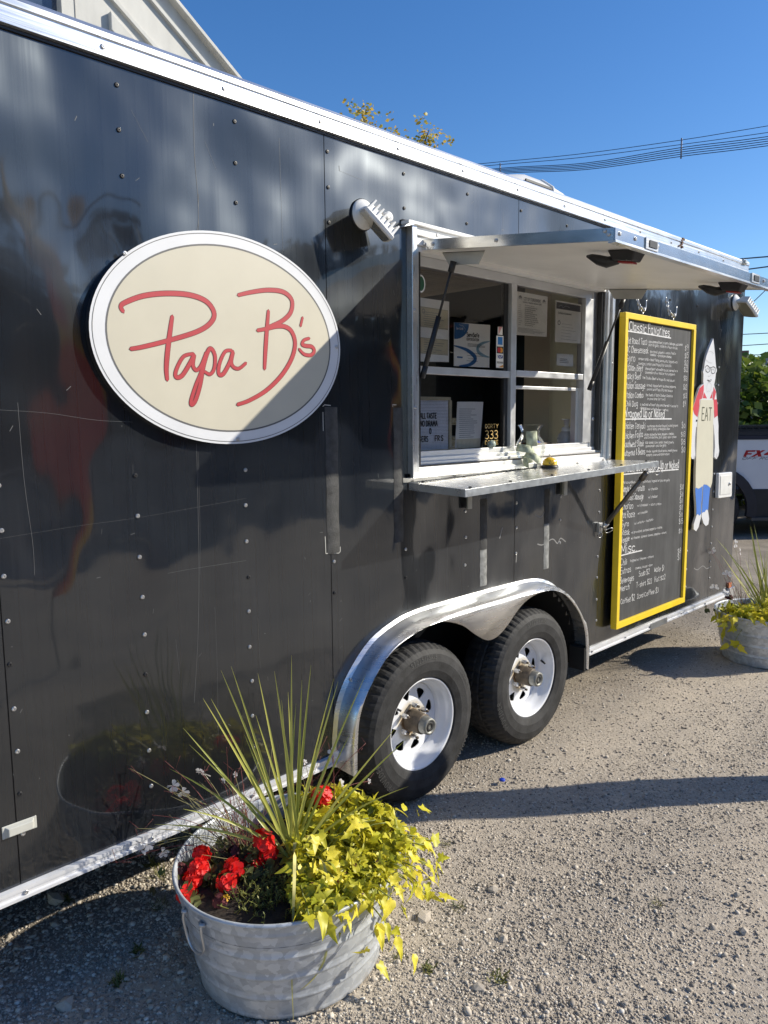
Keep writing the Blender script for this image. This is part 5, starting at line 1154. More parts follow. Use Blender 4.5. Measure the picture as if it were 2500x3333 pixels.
m = MB(); lines(m, 3.588, 3.72, 2.014, 1.996, 3, .0022, .0538, rn); build('print', m, INKG, t)
t = thing('green_decal', 'green oval decal at the upper left corner of the window', 'sticker', (2.488,.0515,2.278))
build('decal_border', MB().slab([(2.486+.028*math.cos(k*PI/12),2.282+.038*math.sin(k*PI/12)) for k in range(24)], .0512, .0516), PAPER, t)
build('decal_face', MB().slab([(2.486+.021*math.cos(k*PI/12),2.282+.031*math.sin(k*PI/12)) for k in range(24)], .0508, .0511), M('decal_green', (.02,.12,.06), .5), t)
t = thing('letter_board', 'white letter board reading ALL TASTE NO DRAMA in the lower left pane', 'letter board', (2.63,.11,1.557))
build('frame', MB().box((2.50,.098,1.785),(2.742,.118,1.800)).box((2.732,.098,1.558),(2.750,.118,1.785)).box((2.485,.098,1.558),(2.50,.118,1.80)), M('pale_wood', (.50,.44,.30), .6, 0, .15, 12), t)
m = MB()
for k in range(34): z = 1.558+k*.0067; m.hexa([(2.50,.104,z),(2.732,.104,z),(2.732,.112,z),(2.50,.112,z),(2.50,.1075,z+.0058),(2.732,.1075,z+.0058),(2.732,.112,z+.0058),(2.50,.112,z+.0058)])
build('felt_grooves', m, M('white_felt', (.82,.82,.86), .8), t)
m = MB()
for s, x0, x1, z in (('ALL TASTE',2.535,2.648,1.702),('NO DRAMA',2.535,2.655,1.667),('O',2.597,2.612,1.632),('RGERS',2.510,2.590,1.597),('FR S',2.635,2.695,1.598)): letters(m, s, x0, z, x1, z, .024, .0040, .1025, 0)
build('letters', m, INK, t)
t = sheet('menu_sheet', 'typed white sheet propped in the lower left pane beside the letter board', 'paper', [(2.792,1.779),(2.990,1.780),(2.965,1.56),(2.777,1.56)], .100, PAPER)
m = MB(); lines(m, 2.80, 2.955, 1.745, 1.61, 15, .0022, .0992, rn); build('print', m, INKG, t)
build('tan_card', MB().slab([(2.785,1.558),(2.962,1.558),(2.964,1.602),(2.785,1.602)], .0985, .0990), PAPER_Y, t)
t = thing('gold_window_lettering', 'gold lettering DIRTY 333 DEUCE on the lower left pane', 'lettering', (3.0,.0555,1.62))
m = MB(); 
for s, z, c, w in (('DIRTY',1.652,.019,.0026),('333',1.600,.040,.0042),('DEUCE',1.572,.019,.0026)): letters(m, s, 2.948, z, 3.058, z, c, w, .0553, 0)
build('letters', m, M('gold_leaf', (.55,.38,.14), .45, .3), t)
t = thing('painted_rock', 'small painted round stone on the window sill', 'stone', (3.02,.045,1.557)); build('rock', MB().lathe([(.001,0),(.018,.002),(.022,.016),(.017,.031),(.001,.036)], (2.985,.044,1.5575), n=14), M('painted_rock', (.35,.42,.36), .5, 0, .5, 60), t)

# ---- tip jar, bell, soap
vx, vy = 3.175, -.052; vz = shelf_z(vx, vy)
t = thing('tip_jar', 'clear glass vase of dollar bills on the counter shelf', 'vase', (vx, vy, vz))
outer = [(.044,0),(.047,.004),(.050,.02),(.060,.055),(.072,.095),(.0735,.115),(.066,.140),(.050,.165),(.0455,.185),(.050,.203),(.0625,.220)]
m_, nt_, b_ = _nt('clear_glass'); out_ = nt_.nodes['Material Output']; nt_.nodes.remove(b_)
lw = nt_.nodes.new('ShaderNodeLayerWeight'); lw.inputs[0].default_value = .22; tr_ = nt_.nodes.new('ShaderNodeBsdfTransparent'); tr_.inputs[0].default_value = (.965,.975,.955,1); gl_ = nt_.nodes.new('ShaderNodeBsdfGlossy'); gl_.inputs['Roughness'].default_value = .02; mx_ = nt_.nodes.new('ShaderNodeMixShader')
ml_ = nt_.nodes.new('ShaderNodeMath'); ml_.operation = 'MULTIPLY'; ml_.inputs[1].default_value = .55; nt_.links.new(lw.outputs[0], ml_.inputs[0]); nt_.links.new(ml_.outputs[0], mx_.inputs[0]); nt_.links.new(tr_.outputs[0], mx_.inputs[1]); nt_.links.new(gl_.outputs[0], mx_.inputs[2]); nt_.links.new(mx_.outputs[0], out_.inputs[0]); VGL = m_
build('vase', MB().lathe([(.001,.001)]+outer+[(.0632,.222),(.061,.223)], (vx,vy,vz), n=40), VGL, t)
BILL = M('bill_green', (.48,.51,.38), .7, 0, .35, 30)
def bill(name, c, ux, uz, w, h, bend, lab):
    m = MB(); c = Vector(c); ux = Vector(ux).normalized(); uz = Vector(uz); uz = (uz-ux*uz.dot(ux)).normalized(); nn = ux.cross(uz); n = 8
    for i in range(n+1):
        for j in (0,1):
            s = (i/n-.5); m.v.append(tuple(c+ux*w*s+uz*h*(j-.5)+nn*bend*math.cos(s*5)))
    m.f = [(2*i,2*i+2,2*i+3,2*i+1) for i in range(n)]; m.smooth = [True]*n
    o = build(name, m, BILL, origin=c); o.modifiers.new('t','SOLIDIFY').thickness = .0006; tag(o, lab, 'banknote', 'bills in the tip jar'); return o
bill('dollar_bill', (vx+.004,vy-.006,vz+.155), (.70,-.72,.06), (0,.05,1), .056, .075, .006, 'green dollar bill standing upright in the neck of the tip jar')
bill('dollar_bill', (vx-.01,vy+.012,vz+.100), (.8,-.5,-.3), (.2,.1,1), .10, .04, .02, 'curled bill across the middle of the tip jar')
bill('dollar_bill', (vx+.01,vy-.014,vz+.062), (.6,-.6,-.5), (.3,0,1), .085, .035, .018, 'folded bill slanting low in the tip jar')
bill('dollar_bill', (vx,vy+.018,vz+.045), (.8,.3,.3), (0,.1,1), .075, .05, -.02, 'crumpled bill at the bottom of the tip jar')
bx_, by_ = 3.325, -.070; bz_ = shelf_z(bx_, by_)
t = thing('service_bell', 'yellow smiley desk bell on black base beside the tip jar', 'bell', (bx_, by_, bz_))
build('bell_base', MB().lathe([(.001,.001),(.043,.001),(.045,.005),(.040,.014),(.034,.017),(.001,.017)], (bx_,by_,bz_)), BLACKP, t); build('bell_dome', MB().lathe([(.036,.016),(.038,.020),(.036,.034),(.028,.046),(.014,.053),(.001,.055)], (bx_,by_,bz_)), M('bell_yellow', (.80,.50,.02), .3, coat=.5), t)
build('plunger', MB().lathe([(.003,.054),(.003,.064),(.006,.065),(.006,.068),(.001,.069)], (bx_,by_,bz_), n=12), STEEL, t)
m = MB()
for P in ([(-.012,.030),(-.008,.023),(0,.020),(.008,.023),(.012,.030)],[(-.006,.036),(-.005,.040)],[(.006,.036),(.005,.040)]):
    m.ribbon(catmull(P,4), .0028, 0, lambda x, z: (bx_-.72*(.0378-max(0,z-.03)*.45)+x*.70, by_-.72*(.0378-max(0,z-.03)*.45)-x*.70, bz_+z))
build('smile', m, INK, t)
sx_, sy_, sz_ = 3.86, .17, 1.512
t = thing('soap_dispenser', 'white foam soap bottle with pump inside the open window', 'soap bottle', (sx_, sy_, sz_))
build('bottle', MB().lathe([(.001,0),(.050,.001),(.054,.01),(.054,.06),(.048,.085),(.030,.106),(.026,.110)], (sx_,sy_,sz_)), M('translucent_soap', (.55,.57,.60), .3, coat=.4), t); build('collar', MB().lathe([(.029,.105),(.029,.125),(.024,.132),(.014,.134)], (sx_,sy_,sz_)), WHITE, t)
build('pump', MB().lathe([(.013,.132),(.013,.150),(.017,.151),(.017,.172),(.030,.174),(.030,.178),(.001,.179)], (sx_,sy_,sz_)).box((sx_-.042,sy_-.007,sz_+.171),(sx_,sy_+.007,sz_+.178)), WHITE, t)
m = MB(); m.add([(sx_+.0545*math.cos(a),sy_+.0545*math.sin(a),sz_+z) for a in [PI*(1.05+.06*i) for i in range(9)] for z in (.02,.052)], [(2*i,2*i+2,2*i+3,2*i+1) for i in range(8)]); build('label', m, M('pale_label', (.50,.53,.62), .6), t)
t = thing('clear_tub', 'small clear container with a blue lid behind the tip jar', 'container', (3.62,.24,1.512)); build('box', MB().box((3.55,.16,1.513),(3.70,.30,1.56)), M('brown_contents', (.13,.08,.04), .5), t, bevel=.005); build('lid', MB().lathe([(.001,.012),(.04,.01),(.05,0)], (3.60,.22,1.565), (.3,-.2,1)), M('lid_blue', (.03,.06,.40), .4), t)
# ================================================================== TUBS AND PLANTS
HANDLE = mat_alu('handle_wire', (.60,.62,.64), .4, .8)
def tub(cx, cy, label, ang, hang, sx=1.04, sy=.955, group='galvanised planter tubs'):
    t = thing('wash_tub', label, 'planter tub', (cx, cy, 0), group)
    prof = [(.001,.006),(.283,.006),(.290,.000),(.2945,.004),(.2935,.012)]
    for i in range(1, 81):
        u = i/80; z = .012+.315*u; r = .2925+.062*u
        for zc, a in ((.074,.0042),(.092,-.002),(.148,.0042),(.166,-.002),(.222,.0042),(.240,-.002),(.300,.003)): r += a*math.exp(-((z-zc)/.0050)**2)
        prof.append((r,z))
    prof += [(.3575,.331),(.3625,.333),(.3645,.338),(.3620,.343),(.3565,.344),(.3530,.340),(.3515,.332),(.3480,.30),(.342,.255)]
    build('tub_body', MB().lathe(prof, (cx,cy,0), n=96, sx=sx, sy=sy, rot=ang), GALV, t)
    build('soil', MB().lathe([(.344,.262),(.30,.270),(.15,.284),(.001,.288)], (cx,cy,0), n=48, sx=sx, sy=sy, rot=ang), SOIL, t)
    def at(a, z, off=0):
        r = .2925+.062*(z-.012)/.315+off; x, y = math.cos(a-ang)*r*sx, math.sin(a-ang)*r*sy; return Vector((cx+x*math.cos(ang)-y*math.sin(ang), cy+x*math.sin(ang)+y*math.cos(ang), z))
    build('side_seam', MB().tube([at(-.92, z, .0012) for z in np.linspace(.006,.328,18)], .0022, 6), mat_alu('seam_metal', (.30,.32,.34), .5, .8), t)
    for a in hang:
        h = hold('handle', t)
        pts = [at(a-.13,.300,.010), at(a-.135,.275,.016), at(a-.13,.225,.018), at(a-.07,.198,.020), at(a,.192,.020), at(a+.07,.198,.020), at(a+.13,.225,.018), at(a+.135,.275,.016), at(a+.13,.300,.010)]
        build('wire_loop', MB().tube(catmull(pts,5), .0045, 8), HANDLE, h)
        for s in (-.13,.13): build('ear', MB().tube([at(a+s-.03,.303,.004), at(a+s,.303,.012), at(a+s+.03,.303,.004)], .006, 8), GALV, h)
    return t
tub(1.368, -.405, 'galvanised round planter tub in the foreground by the black trailer', .25, (PI*1.0+.05, .0))
tub(5.548, -.420, 'galvanised planter tub farther away beside the rear of the trailer', .1, (-2.35, .8), .97, .93)

# ---- leaves
def lobed(kind):
    base = {0:[(0,0),(.16,-.10),(.40,-.04),(.30,.15),(.50,.40),(.24,.37),(.17,.62),(0,1.0)], 1:[(0,0),(.20,-.08),(.36,.10),(.28,.25),(.38,.46),(.22,.47),(.14,.70),(0,1.05)], 2:[(0,0),(.24,-.12),(.46,.02),(.30,.20),(.52,.33),(.24,.40),(.15,.66),(0,1.02)], 3:[(0,0),(.20,-.02),(.30,.2),(.27,.38),(.24,.52),(.17,.68),(.10,.85),(0,1.05)]}[kind % 4]
    mid = [0,.05,.2,.3,.42,.5,.7,1.0]; rk = random.Random(kind*13+1); vs = []; fs = []; dr, fo, tw, wv = rk.uniform(.15,.75), rk.uniform(-.05,.35), rk.uniform(-.5,.5), rk.uniform(.06,.16)
    out = []; md = []
    for (p, q, a, b) in zip(base[:-1], base[1:], mid[:-1], mid[1:]):
        out += [p, ((p[0]+q[0])/2*.97, (p[1]+q[1])/2)]; md += [a, (a+b)/2]
    out.append(base[-1]); md.append(mid[-1]); L = base[-1][1]
    def c(X, Y): return (X*.84+tw*.18*Y*Y, Y, fo*abs(X)-dr*Y*Y*.8+wv*math.sin(8*Y+kind*2+X*5)*abs(X)*1.6-.25*X*X)
    for (x, y), my in zip(out, md):
        my = y if x == 0 else my*L; h = ((x)/2, (y+my)/2); t = c(0, my); vs += [c(x,y), c(*h), (t[0],t[1],t[2]-.012), c(-h[0],h[1]), c(-x,y)]
    for i in range(len(out)-1):
        a = 5*i; fs += [(a+k,a+5+k,a+6+k,a+1+k) for k in range(4)]
    return vs, fs
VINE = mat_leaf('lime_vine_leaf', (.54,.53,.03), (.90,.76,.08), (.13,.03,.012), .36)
LMESH = []
for k in range(9):
    v, f = lobed(k); me = bpy.data.meshes.new('leaf'); me.from_pydata(v, [], f); me.materials.append(VINE); me.polygons.foreach_set('use_smooth', [True]*len(me.polygons)); LMESH.append(me)
def frame_m(p, tip, up, s):
    y = Vector(tip).normalized(); z = Vector(up); z = (z-y*z.dot(y)).normalized(); x = y.cross(z)
    return Matrix(((x.x*s, y.x*s, z.x*s, p[0]), (x.y*s, y.y*s, z.y*s, p[1]), (x.z*s, y.z*s, z.z*s, p[2]), (0,0,0,1)))
def vine(cx, cy, label, n, a0, a1, R, smin, smax, rng, reach):
    t = thing('sweet_potato_vine', label, 'vine plant', (cx, cy, .29), 'lime green vines in the tubs'); org = Vector((cx,cy,.29)); st = MB(); cnt = 0
    while cnt < n:
        a = rng.uniform(a0, a1); e = math.sin(PI*(a-a0)/(a1-a0))**.45; rm = R*1.0+reach(a)*e; r = rm*math.sqrt(rng.uniform(.03, 1)**.8)
        lip = R*1.10; top = .352+.085*e*max(0, 1-(r/lip)**2)+.03*math.sin(a*5+2)*math.sin(r*17)
        z = top-abs(rng.normal(0,.024))
        if r > lip: z = .372-(r-lip)*rng.uniform(.1, 1.5)-(rng.uniform(0,.18 if a > -1.2 else .20) if rng.uniform() < (.45 if a > -1.1 else .75) else 0)
        p = Vector((cx+math.cos(a)*r, cy+math.sin(a)*r, z)); o = Vector((math.cos(a),math.sin(a),0)); k = min(1, r/R)
        up = Vector((0,0,1))*(1.15-k*.6)+o*(.15+.75*k)+Vector(rng.normal(0,.38,3)); up.normalize()
        tip = o*.7+Vector((rng.normal(0,.75),rng.normal(0,.75),-.15-.55*k+rng.normal(0,.35)))
        s = rng.uniform(smin, smax); shared('leaf', LMESH[int(rng.integers(0,9))], t, Matrix.Translation(-org) @ frame_m(p, tip, up, s))
        if cnt % 3 == 0:
            q = Vector((cx+math.cos(a)*r*.45, cy+math.sin(a)*r*.45, .29)); st.tube(catmull([q, q.lerp(p,.6)+Vector((0,0,.03)), p],3), .0022, 5)
        cnt += 1
    build('stem', st, M('vine_stem', (.22,.24,.05), .6), t)
    # loose under-leaves that fill the mound, too many to pick apart
    V_ = []; F_ = []
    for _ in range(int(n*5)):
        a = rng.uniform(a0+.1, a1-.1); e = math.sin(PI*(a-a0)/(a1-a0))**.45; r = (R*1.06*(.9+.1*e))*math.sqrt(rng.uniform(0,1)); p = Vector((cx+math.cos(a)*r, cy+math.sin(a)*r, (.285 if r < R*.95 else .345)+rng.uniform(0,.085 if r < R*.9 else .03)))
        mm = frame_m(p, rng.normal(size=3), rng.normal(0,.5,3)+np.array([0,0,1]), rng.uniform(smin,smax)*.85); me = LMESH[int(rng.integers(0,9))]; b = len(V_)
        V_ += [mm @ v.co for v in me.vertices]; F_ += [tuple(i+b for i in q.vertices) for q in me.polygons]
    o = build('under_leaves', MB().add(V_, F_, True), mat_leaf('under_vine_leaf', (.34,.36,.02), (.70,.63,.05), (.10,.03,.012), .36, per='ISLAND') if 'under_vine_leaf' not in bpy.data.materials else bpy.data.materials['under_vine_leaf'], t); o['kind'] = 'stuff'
    return t
vine(1.368, -.405, 'lime yellow sweet potato vine spilling over the right side of the foreground tub', 300, -2.22, .85, .335, .040, .067, np.random.default_rng(5), lambda a: .12*math.exp(-((a+.45)/.8)**2)+.05+.03*math.exp(-((a+1.7)/.4)**2))
vine(5.548, -.420, 'lime yellow vine along the near rim of the far tub', 120, 2.1, 4.9, .30, .055, .095, np.random.default_rng(6), lambda a: .19*math.exp(-((a-2.75)/.5)**2)+.0)

# ---- spiky blades
SPIKE = mat_leaf('spike_blade', (.30,.34,.06), (.62,.59,.15), None, .25, .4)
def blade(root, base, tip, w, sag, rng):
    b, t = Vector(base), Vector(tip); d = t-b; L = d.length; side = d.cross(Vector((.70,.71,-.1))); side = (d.cross(Vector(rng.normal(0,.25,3))+Vector((-.45,-.85,.2)))).normalized(); n = 10; vs = []; fs = []; nn = side.cross(d).normalized()
    for i in range(n+1):
        u = i/n; p = b+d*u+Vector((0,0,sag*L*math.sin(PI*u)*.5+sag*L*(u-u*u))); ww = w*(.65+.35*min(1,u*4))*(1-u**2.2)+.0005
        vs += [p-side*ww/2+nn*ww*.22, p, p+side*ww/2+nn*ww*.22]
    for i in range(n):
        a = 3*i; fs += [(a,a+1,a+4,a+3),(a+1,a+2,a+5,a+4)]
    return build('blade', MB().add(vs, fs, True), SPIKE, root)
TIPS = [(1.131,-.311,.884),(1.172,-.288,.865),(1.194,-.072,.701),(1.126,-.097,.592),(1.08,-.258,.534),(1.064,-.1,.428),(1.235,-.248,.93),(1.205,-.354,.974),(1.361,-.265,.892),(1.289,-.455,.963),(1.377,-.425,.984),(1.443,-.437,.94),(1.406,-.437,.901),(1.388,-.353,.818),(1.43,-.332,.829),(1.488,-.297,.765),(1.448,-.54,.921),(1.529,-.466,.871),(1.602,-.518,.89),(1.483,-.571,.743),(1.521,-.731,.797),(1.755,-.551,.634),(1.612,-.695,.569),(1.281,-.363,.803),(1.352,-.19,.665),(1.27,-.238,.276),(1.156,-.174,.688)]
rg = np.random.default_rng(21)
sp_ = thing('spike_plant', 'tall spiky green plant with narrow blades in the foreground tub', 'plant', (1.396,-.384,.285))
for tp in TIPS:
    b = (1.396+rg.normal(0,.012), -.384+rg.normal(0,.012), .29); blade(sp_, b, tp, rg.uniform(.0078,.0115), .03 if tp[2] > .6 else .09, rg)
for pts in ([(1.385,-.40,.31),(1.30,-.52,.44),(1.207,-.635,.40),(1.19,-.650,.332),(1.172,-.660,.156),(1.168,-.668,.02)],[(1.39,-.41,.31),(1.33,-.62,.40),(1.262,-.708,.227),(1.236,-.690,.14),(1.198,-.665,.099)]):
    P_ = catmull(pts, 5); vs = []; fs = []; n = len(P_)
    for i, p in enumerate(P_):
        d = (P_[min(i+1,n-1)]-P_[max(i-1,0)]).normalized(); s = d.cross(Vector((.55,.8,.1))).normalized(); w = .0105*(1-(i/(n-1))**1.5)+.0012; vs += [p-s*w/2, p+s*w/2]
    build('hanging_blade', MB().add(vs, [(2*i,2*i+1,2*i+3,2*i+2) for i in range(n-1)], True), M('straw_blade', (.60,.53,.18), .6, 0, .2, 20), sp_)
sp2 = thing('spike_plant', 'grassy spike plant rising from the far tub', 'plant', (5.60,-.42,.285))
for k in range(46):
    a = rg.uniform(0,2*PI); l = rg.uniform(.35,.70); th = abs(rg.normal(0,.42))+.05; d = Vector((math.cos(a)*math.sin(th),math.sin(a)*math.sin(th),math.cos(th)))
    b = Vector((5.60+rg.normal(0,.03),-.42+rg.normal(0,.03),.29)); blade(sp2, b, b+d*l, rg.uniform(.010,.017), .03, rg)

# ---- geraniums
PETAL = mat_leaf('red_petal', (.80,.006,.008), (.92,.03,.018), None, .35, .5, 'ISLAND'); GERL = mat_leaf('geranium_leaf', (.05,.035,.014), (.13,.15,.03), (.10,.02,.02), .2, .55, 'ISLAND'); GSTEM = M('geranium_stem', (.14,.12,.05), .6)
DRIED = M('dried_bloom', (.10,.018,.022), .8, 0, .4, 40)
def bloom(root, c, R, n, rng, mat=None, fr=.0195):
    m = MB(); c = Vector(c)
    for _ in range(n):
        u = Vector(rng.normal(size=3)); u.z = abs(u.z)*.7-.1; u += Vector((-.25,-.45,.1)); u.normalize(); p = c+u*R*rng.uniform(.75,1.05); a = u.orthogonal().normalized(); b = u.cross(a); off = rng.uniform(0,6)
        for k in range(5):
            t = off+2*PI*k/5; d = a*math.cos(t)+b*math.sin(t); s = u.cross(d); f = fr*rng.uniform(.85,1.15); w = f*.46
            m.add([p, p+d*f*.45+s*w*.7+u*f*.10, p+d*f*.9+s*w+u*f*.16, p+d*f*1.1+u*f*rng.uniform(.02,.2), p+d*f*.9-s*w+u*f*.16, p+d*f*.45-s*w*.7+u*f*.10], [(0,1,2,3),(0,3,4,5)], True)
    return build('bloom' if mat is None else 'dried_bloom', m, mat or PETAL, root)
def round_leaves(root, c, R, n, rng, s0, s1, h=.05):
    m = MB(); c = Vector(c)
    for _ in range(n):
        p = c+Vector((rng.normal(0,R),rng.normal(0,R),rng.uniform(-.02,h*.55))); up = (Vector(rng.normal(0,.55,3))+Vector((-.1,-.3,.9))).normalized(); a = up.orthogonal().normalized(); b = up.cross(a); s = rng.uniform(s0,s1); k = 11
        ring = [p+(a*math.cos(2*PI*i/k)+b*math.sin(2*PI*i/k))*s*(1+.12*math.sin(i*2.6))+up*s*.25*(1+.4*math.sin(i*3.1)) for i in range(k)]; m.add([p]+ring, [(0,1+i,1+(i+1)%k) for i in range(k-1)], True)
    o = build('leaves', m, GERL, root); o['kind'] = 'stuff'
def geranium(base, blooms, lab, rng, dried=(), nl=45, R=.055):
    t = thing('geranium', lab, 'flower', tuple(base), 'red geraniums'); round_leaves(t, Vector(base)+Vector((0,0,.01)), R, nl, rng, .012, .024)
    for c, r, n in blooms:
        bloom(t, c, r, n, rng); b = Vector(base)+Vector((rng.normal(0,.015),rng.normal(0,.015),0)); build('stalk', MB().tube(catmull([b, b.lerp(Vector(c),.5)+Vector((0,0,.02)), c],4), .0026, 6), GSTEM, t)
    for c, r, n in dried:
        bloom(t, c, r, n, rng, DRIED, .010); b = Vector(base); build('stalk', MB().tube(catmull([b, b.lerp(Vector(c),.5)+Vector((0,0,.015)), c],4), .0018, 6), GSTEM, t)
    return t
rq = np.random.default_rng(8)
geranium((1.17,-.26,.28), [((1.156,-.225,.335),.024,7),((1.124,-.258,.318),.026,9),((1.100,-.262,.298),.022,7),((1.068,-.285,.275),.026,9)], 'red geranium with several blooms at the left rim of the near tub', rq, [((1.085,-.215,.315),.018,14),((1.11,-.40,.285),.02,16)], 90, .065)
geranium((1.22,-.31,.28), [((1.160,-.362,.308),.027,8),((1.205,-.338,.322),.030,10)], 'red geranium with two round blooms at the front left of the near tub', rq, [((1.16,-.385,.285),.02,14)], 36, .045)
geranium((1.29,-.31,.28), [((1.314,-.332,.362),.030,12),((1.327,-.344,.325),.026,9),((1.275,-.295,.292),.020,6),((1.285,-.344,.290),.018,5)], 'red geranium just left of the spiky plant in the near tub', rq, [((1.245,-.27,.33),.016,12)], 36, .045)
geranium((1.56,-.32,.29), [((1.594,-.292,.390),.034,15),((1.556,-.373,.318),.026,9)], 'red geranium behind the spiky plant at the back of the near tub', rq, [((1.66,-.37,.335),.02,16),((1.60,-.36,.34),.012,9)], 50, .06)
t = geranium((5.50,-.20,.29), [], 'dark red flowered plant at the back of the far tub', rq, [((5.47,-.18,.40),.030,18),((5.53,-.17,.39),.022,14),((5.56,-.25,.33),.03,14)], 45, .09); t['group'] = 'dried flowers in the tubs'
t = thing('yellow_marigold', 'tiny yellow flower at the front rim of the near tub', 'flower', (1.127,-.40,.28)); bloom(t, (1.127,-.40,.288), .008, 6, rq, M('yellow_petal', (.75,.42,.02), .5), .010)
# small fleshy-leaved plants along the front rim
t = thing('portulaca', 'small needle leaved plant along the front rim of the near tub', 'plant', (1.21,-.49,.28)); m = MB()
for _ in range(170):
    p = Vector((1.235+rq.normal(0,.055),-.48+rq.normal(0,.055),.275))
    if (p.x-1.368)**2+(p.y+.405)**2 > .325**2: continue
    q = p+Vector((rq.normal(0,.02),rq.normal(0,.02),rq.uniform(.015,.055))); m.tube([p,q], [.0013,.0008], 4)
    for k in range(5):
        e = p.lerp(q, .3+.17*k); d = Vector((rq.normal(0,1),rq.normal(0,1),.5)).normalized()*.011; s = d.cross(Vector((0,0,1))).normalized()*.0022; m.add([e,e+d*.5+s,e+d,e+d*.5-s],[(0,1,2,3)])
o = build('foliage', m, mat_leaf('portulaca_leaf', (.09,.12,.02), (.26,.25,.06), None, .2, .5, 'ISLAND'), t); o['kind'] = 'stuff'
# ---- white gaura
GAU = M('gaura_stem_red', (.17,.045,.04), .6, 0, .3, 20); GAU2 = M('gaura_stem_green', (.22,.20,.08), .6, 0, .3, 20)
WPET = mat_leaf('white_petal', (.72,.68,.68), (.80,.78,.77), None, .3, .5, 'ISLAND')
def gflower(root, c, rng, s=.015):
    s *= 1.25; m = MB(); c = Vector(c); u = (Vector(rng.normal(0,.4,3))+Vector((-.5,-.75,.2))).normalized(); a = u.orthogonal().normalized(); b = u.cross(a)
    for k in range(4):
        t = .5+k*1.05+rng.uniform(-.2,.2); d = a*math.cos(t)+b*math.sin(t); sd = u.cross(d); w = s*.32
        m.add([c, c+d*s*.5+sd*w*.8, c+d*s*.85+sd*w, c+d*s*1.05+u*s*.1, c+d*s*.85-sd*w, c+d*s*.5-sd*w*.8], [(0,1,2,3),(0,3,4,5)], True)
    for k in range(5):
        d = (a*rng.normal(0,.5)-b*1.0+u*.5+Vector((0,0,-.5))).normalized(); m.tube([c, c+d*s*.85], .0004, 3)
    build('flower', m, WPET, root)
def gaura(base, tips, lab, rng, nthin, spread):
    t = thing('white_gaura', lab, 'flower', tuple(base), 'white gaura plants'); b = Vector(base); m = MB(); m2 = MB()
    for c, fl in tips:
        c = Vector(c); p0 = b+Vector((rng.normal(0,.02),rng.normal(0,.02),0)); (m2 if rng.uniform() < .5 else m).tube(catmull([p0, p0.lerp(c,.45)+Vector((0,0,.05)), c],6), [.0016]*6+[.0011]*7, 5)
        if fl: gflower(t, c, rng, fl); 
        for k in range(3):
            e = c+Vector(rng.normal(0,.018,3)); m.tube([c.lerp(p0,.06*k), e], .0007, 4)
    for _ in range(nthin):
        p0 = b+Vector((rng.normal(0,.035),rng.normal(0,.035),0)); q = b+Vector(spread(rng)); md = p0.lerp(q,.5)+Vector((rng.normal(0,.02),rng.normal(0,.02),.03+rng.normal(0,.02)))
        P_ = catmull([p0,md,q],5); (m if rng.uniform() < .6 else m2).tube(P_, [.0013-.0006*i/len(P_) for i in range(len(P_))], 4)
        for k in range(2): i = int(rng.integers(3,len(P_)-1)); m.tube([P_[i], P_[i]+Vector(rng.normal(0,.022,3))+Vector((0,0,.02))], .0006, 4)
    build('stems', m, GAU, t); build('green_stems', m2, GAU2, t); return t
gaura((1.30,-.24,.275), [((1.223,-.144,.558),.021),((1.205,-.15,.575),.012),((1.124,-.116,.542),.018),((1.146,-.138,.521),.018),((1.037,-.101,.371),.018),((1.02,-.084,.352),.018),((1.093,-.086,.315),.018),((1.083,.03,.405),0),((1.321,-.099,.482),.009),((1.03,-.02,.60),0),((1.377,-.085,.48),.008),((1.0,-.10,.44),0),((.95,-.06,.33),0)], 'wispy white gaura with long thin stems at the back left of the near tub', np.random.default_rng(12), 58, lambda r: (r.normal(-.02,.10), r.normal(.06,.06), abs(r.normal(.17,.09))))
gaura((1.60,-.25,.28), [((1.654,-.287,.53),.018),((1.703,-.265,.389),.016),((1.582,-.216,.499),.008),((1.86,-.25,.34),.008),((1.80,-.30,.525),.0)], 'wispy white gaura at the back right of the near tub', np.random.default_rng(13), 10, lambda r: (r.normal(.03,.06), r.normal(.02,.05), abs(r.normal(.14,.06))))
gaura((5.45,-.30,.28), [((5.33,-.22,.60),.026),((5.30,-.15,.50),.024),((5.38,-.20,.46),.024),((5.55,-.02,.72),.024),((5.72,-.12,.76),.026),((5.74,-.15,.70),.024),((5.6,.1,.85),.02)], 'white gaura flowers on thin stems in the far tub', np.random.default_rng(14), 14, lambda r: (r.normal(0,.12), r.normal(0,.12), abs(r.normal(.22,.1))))

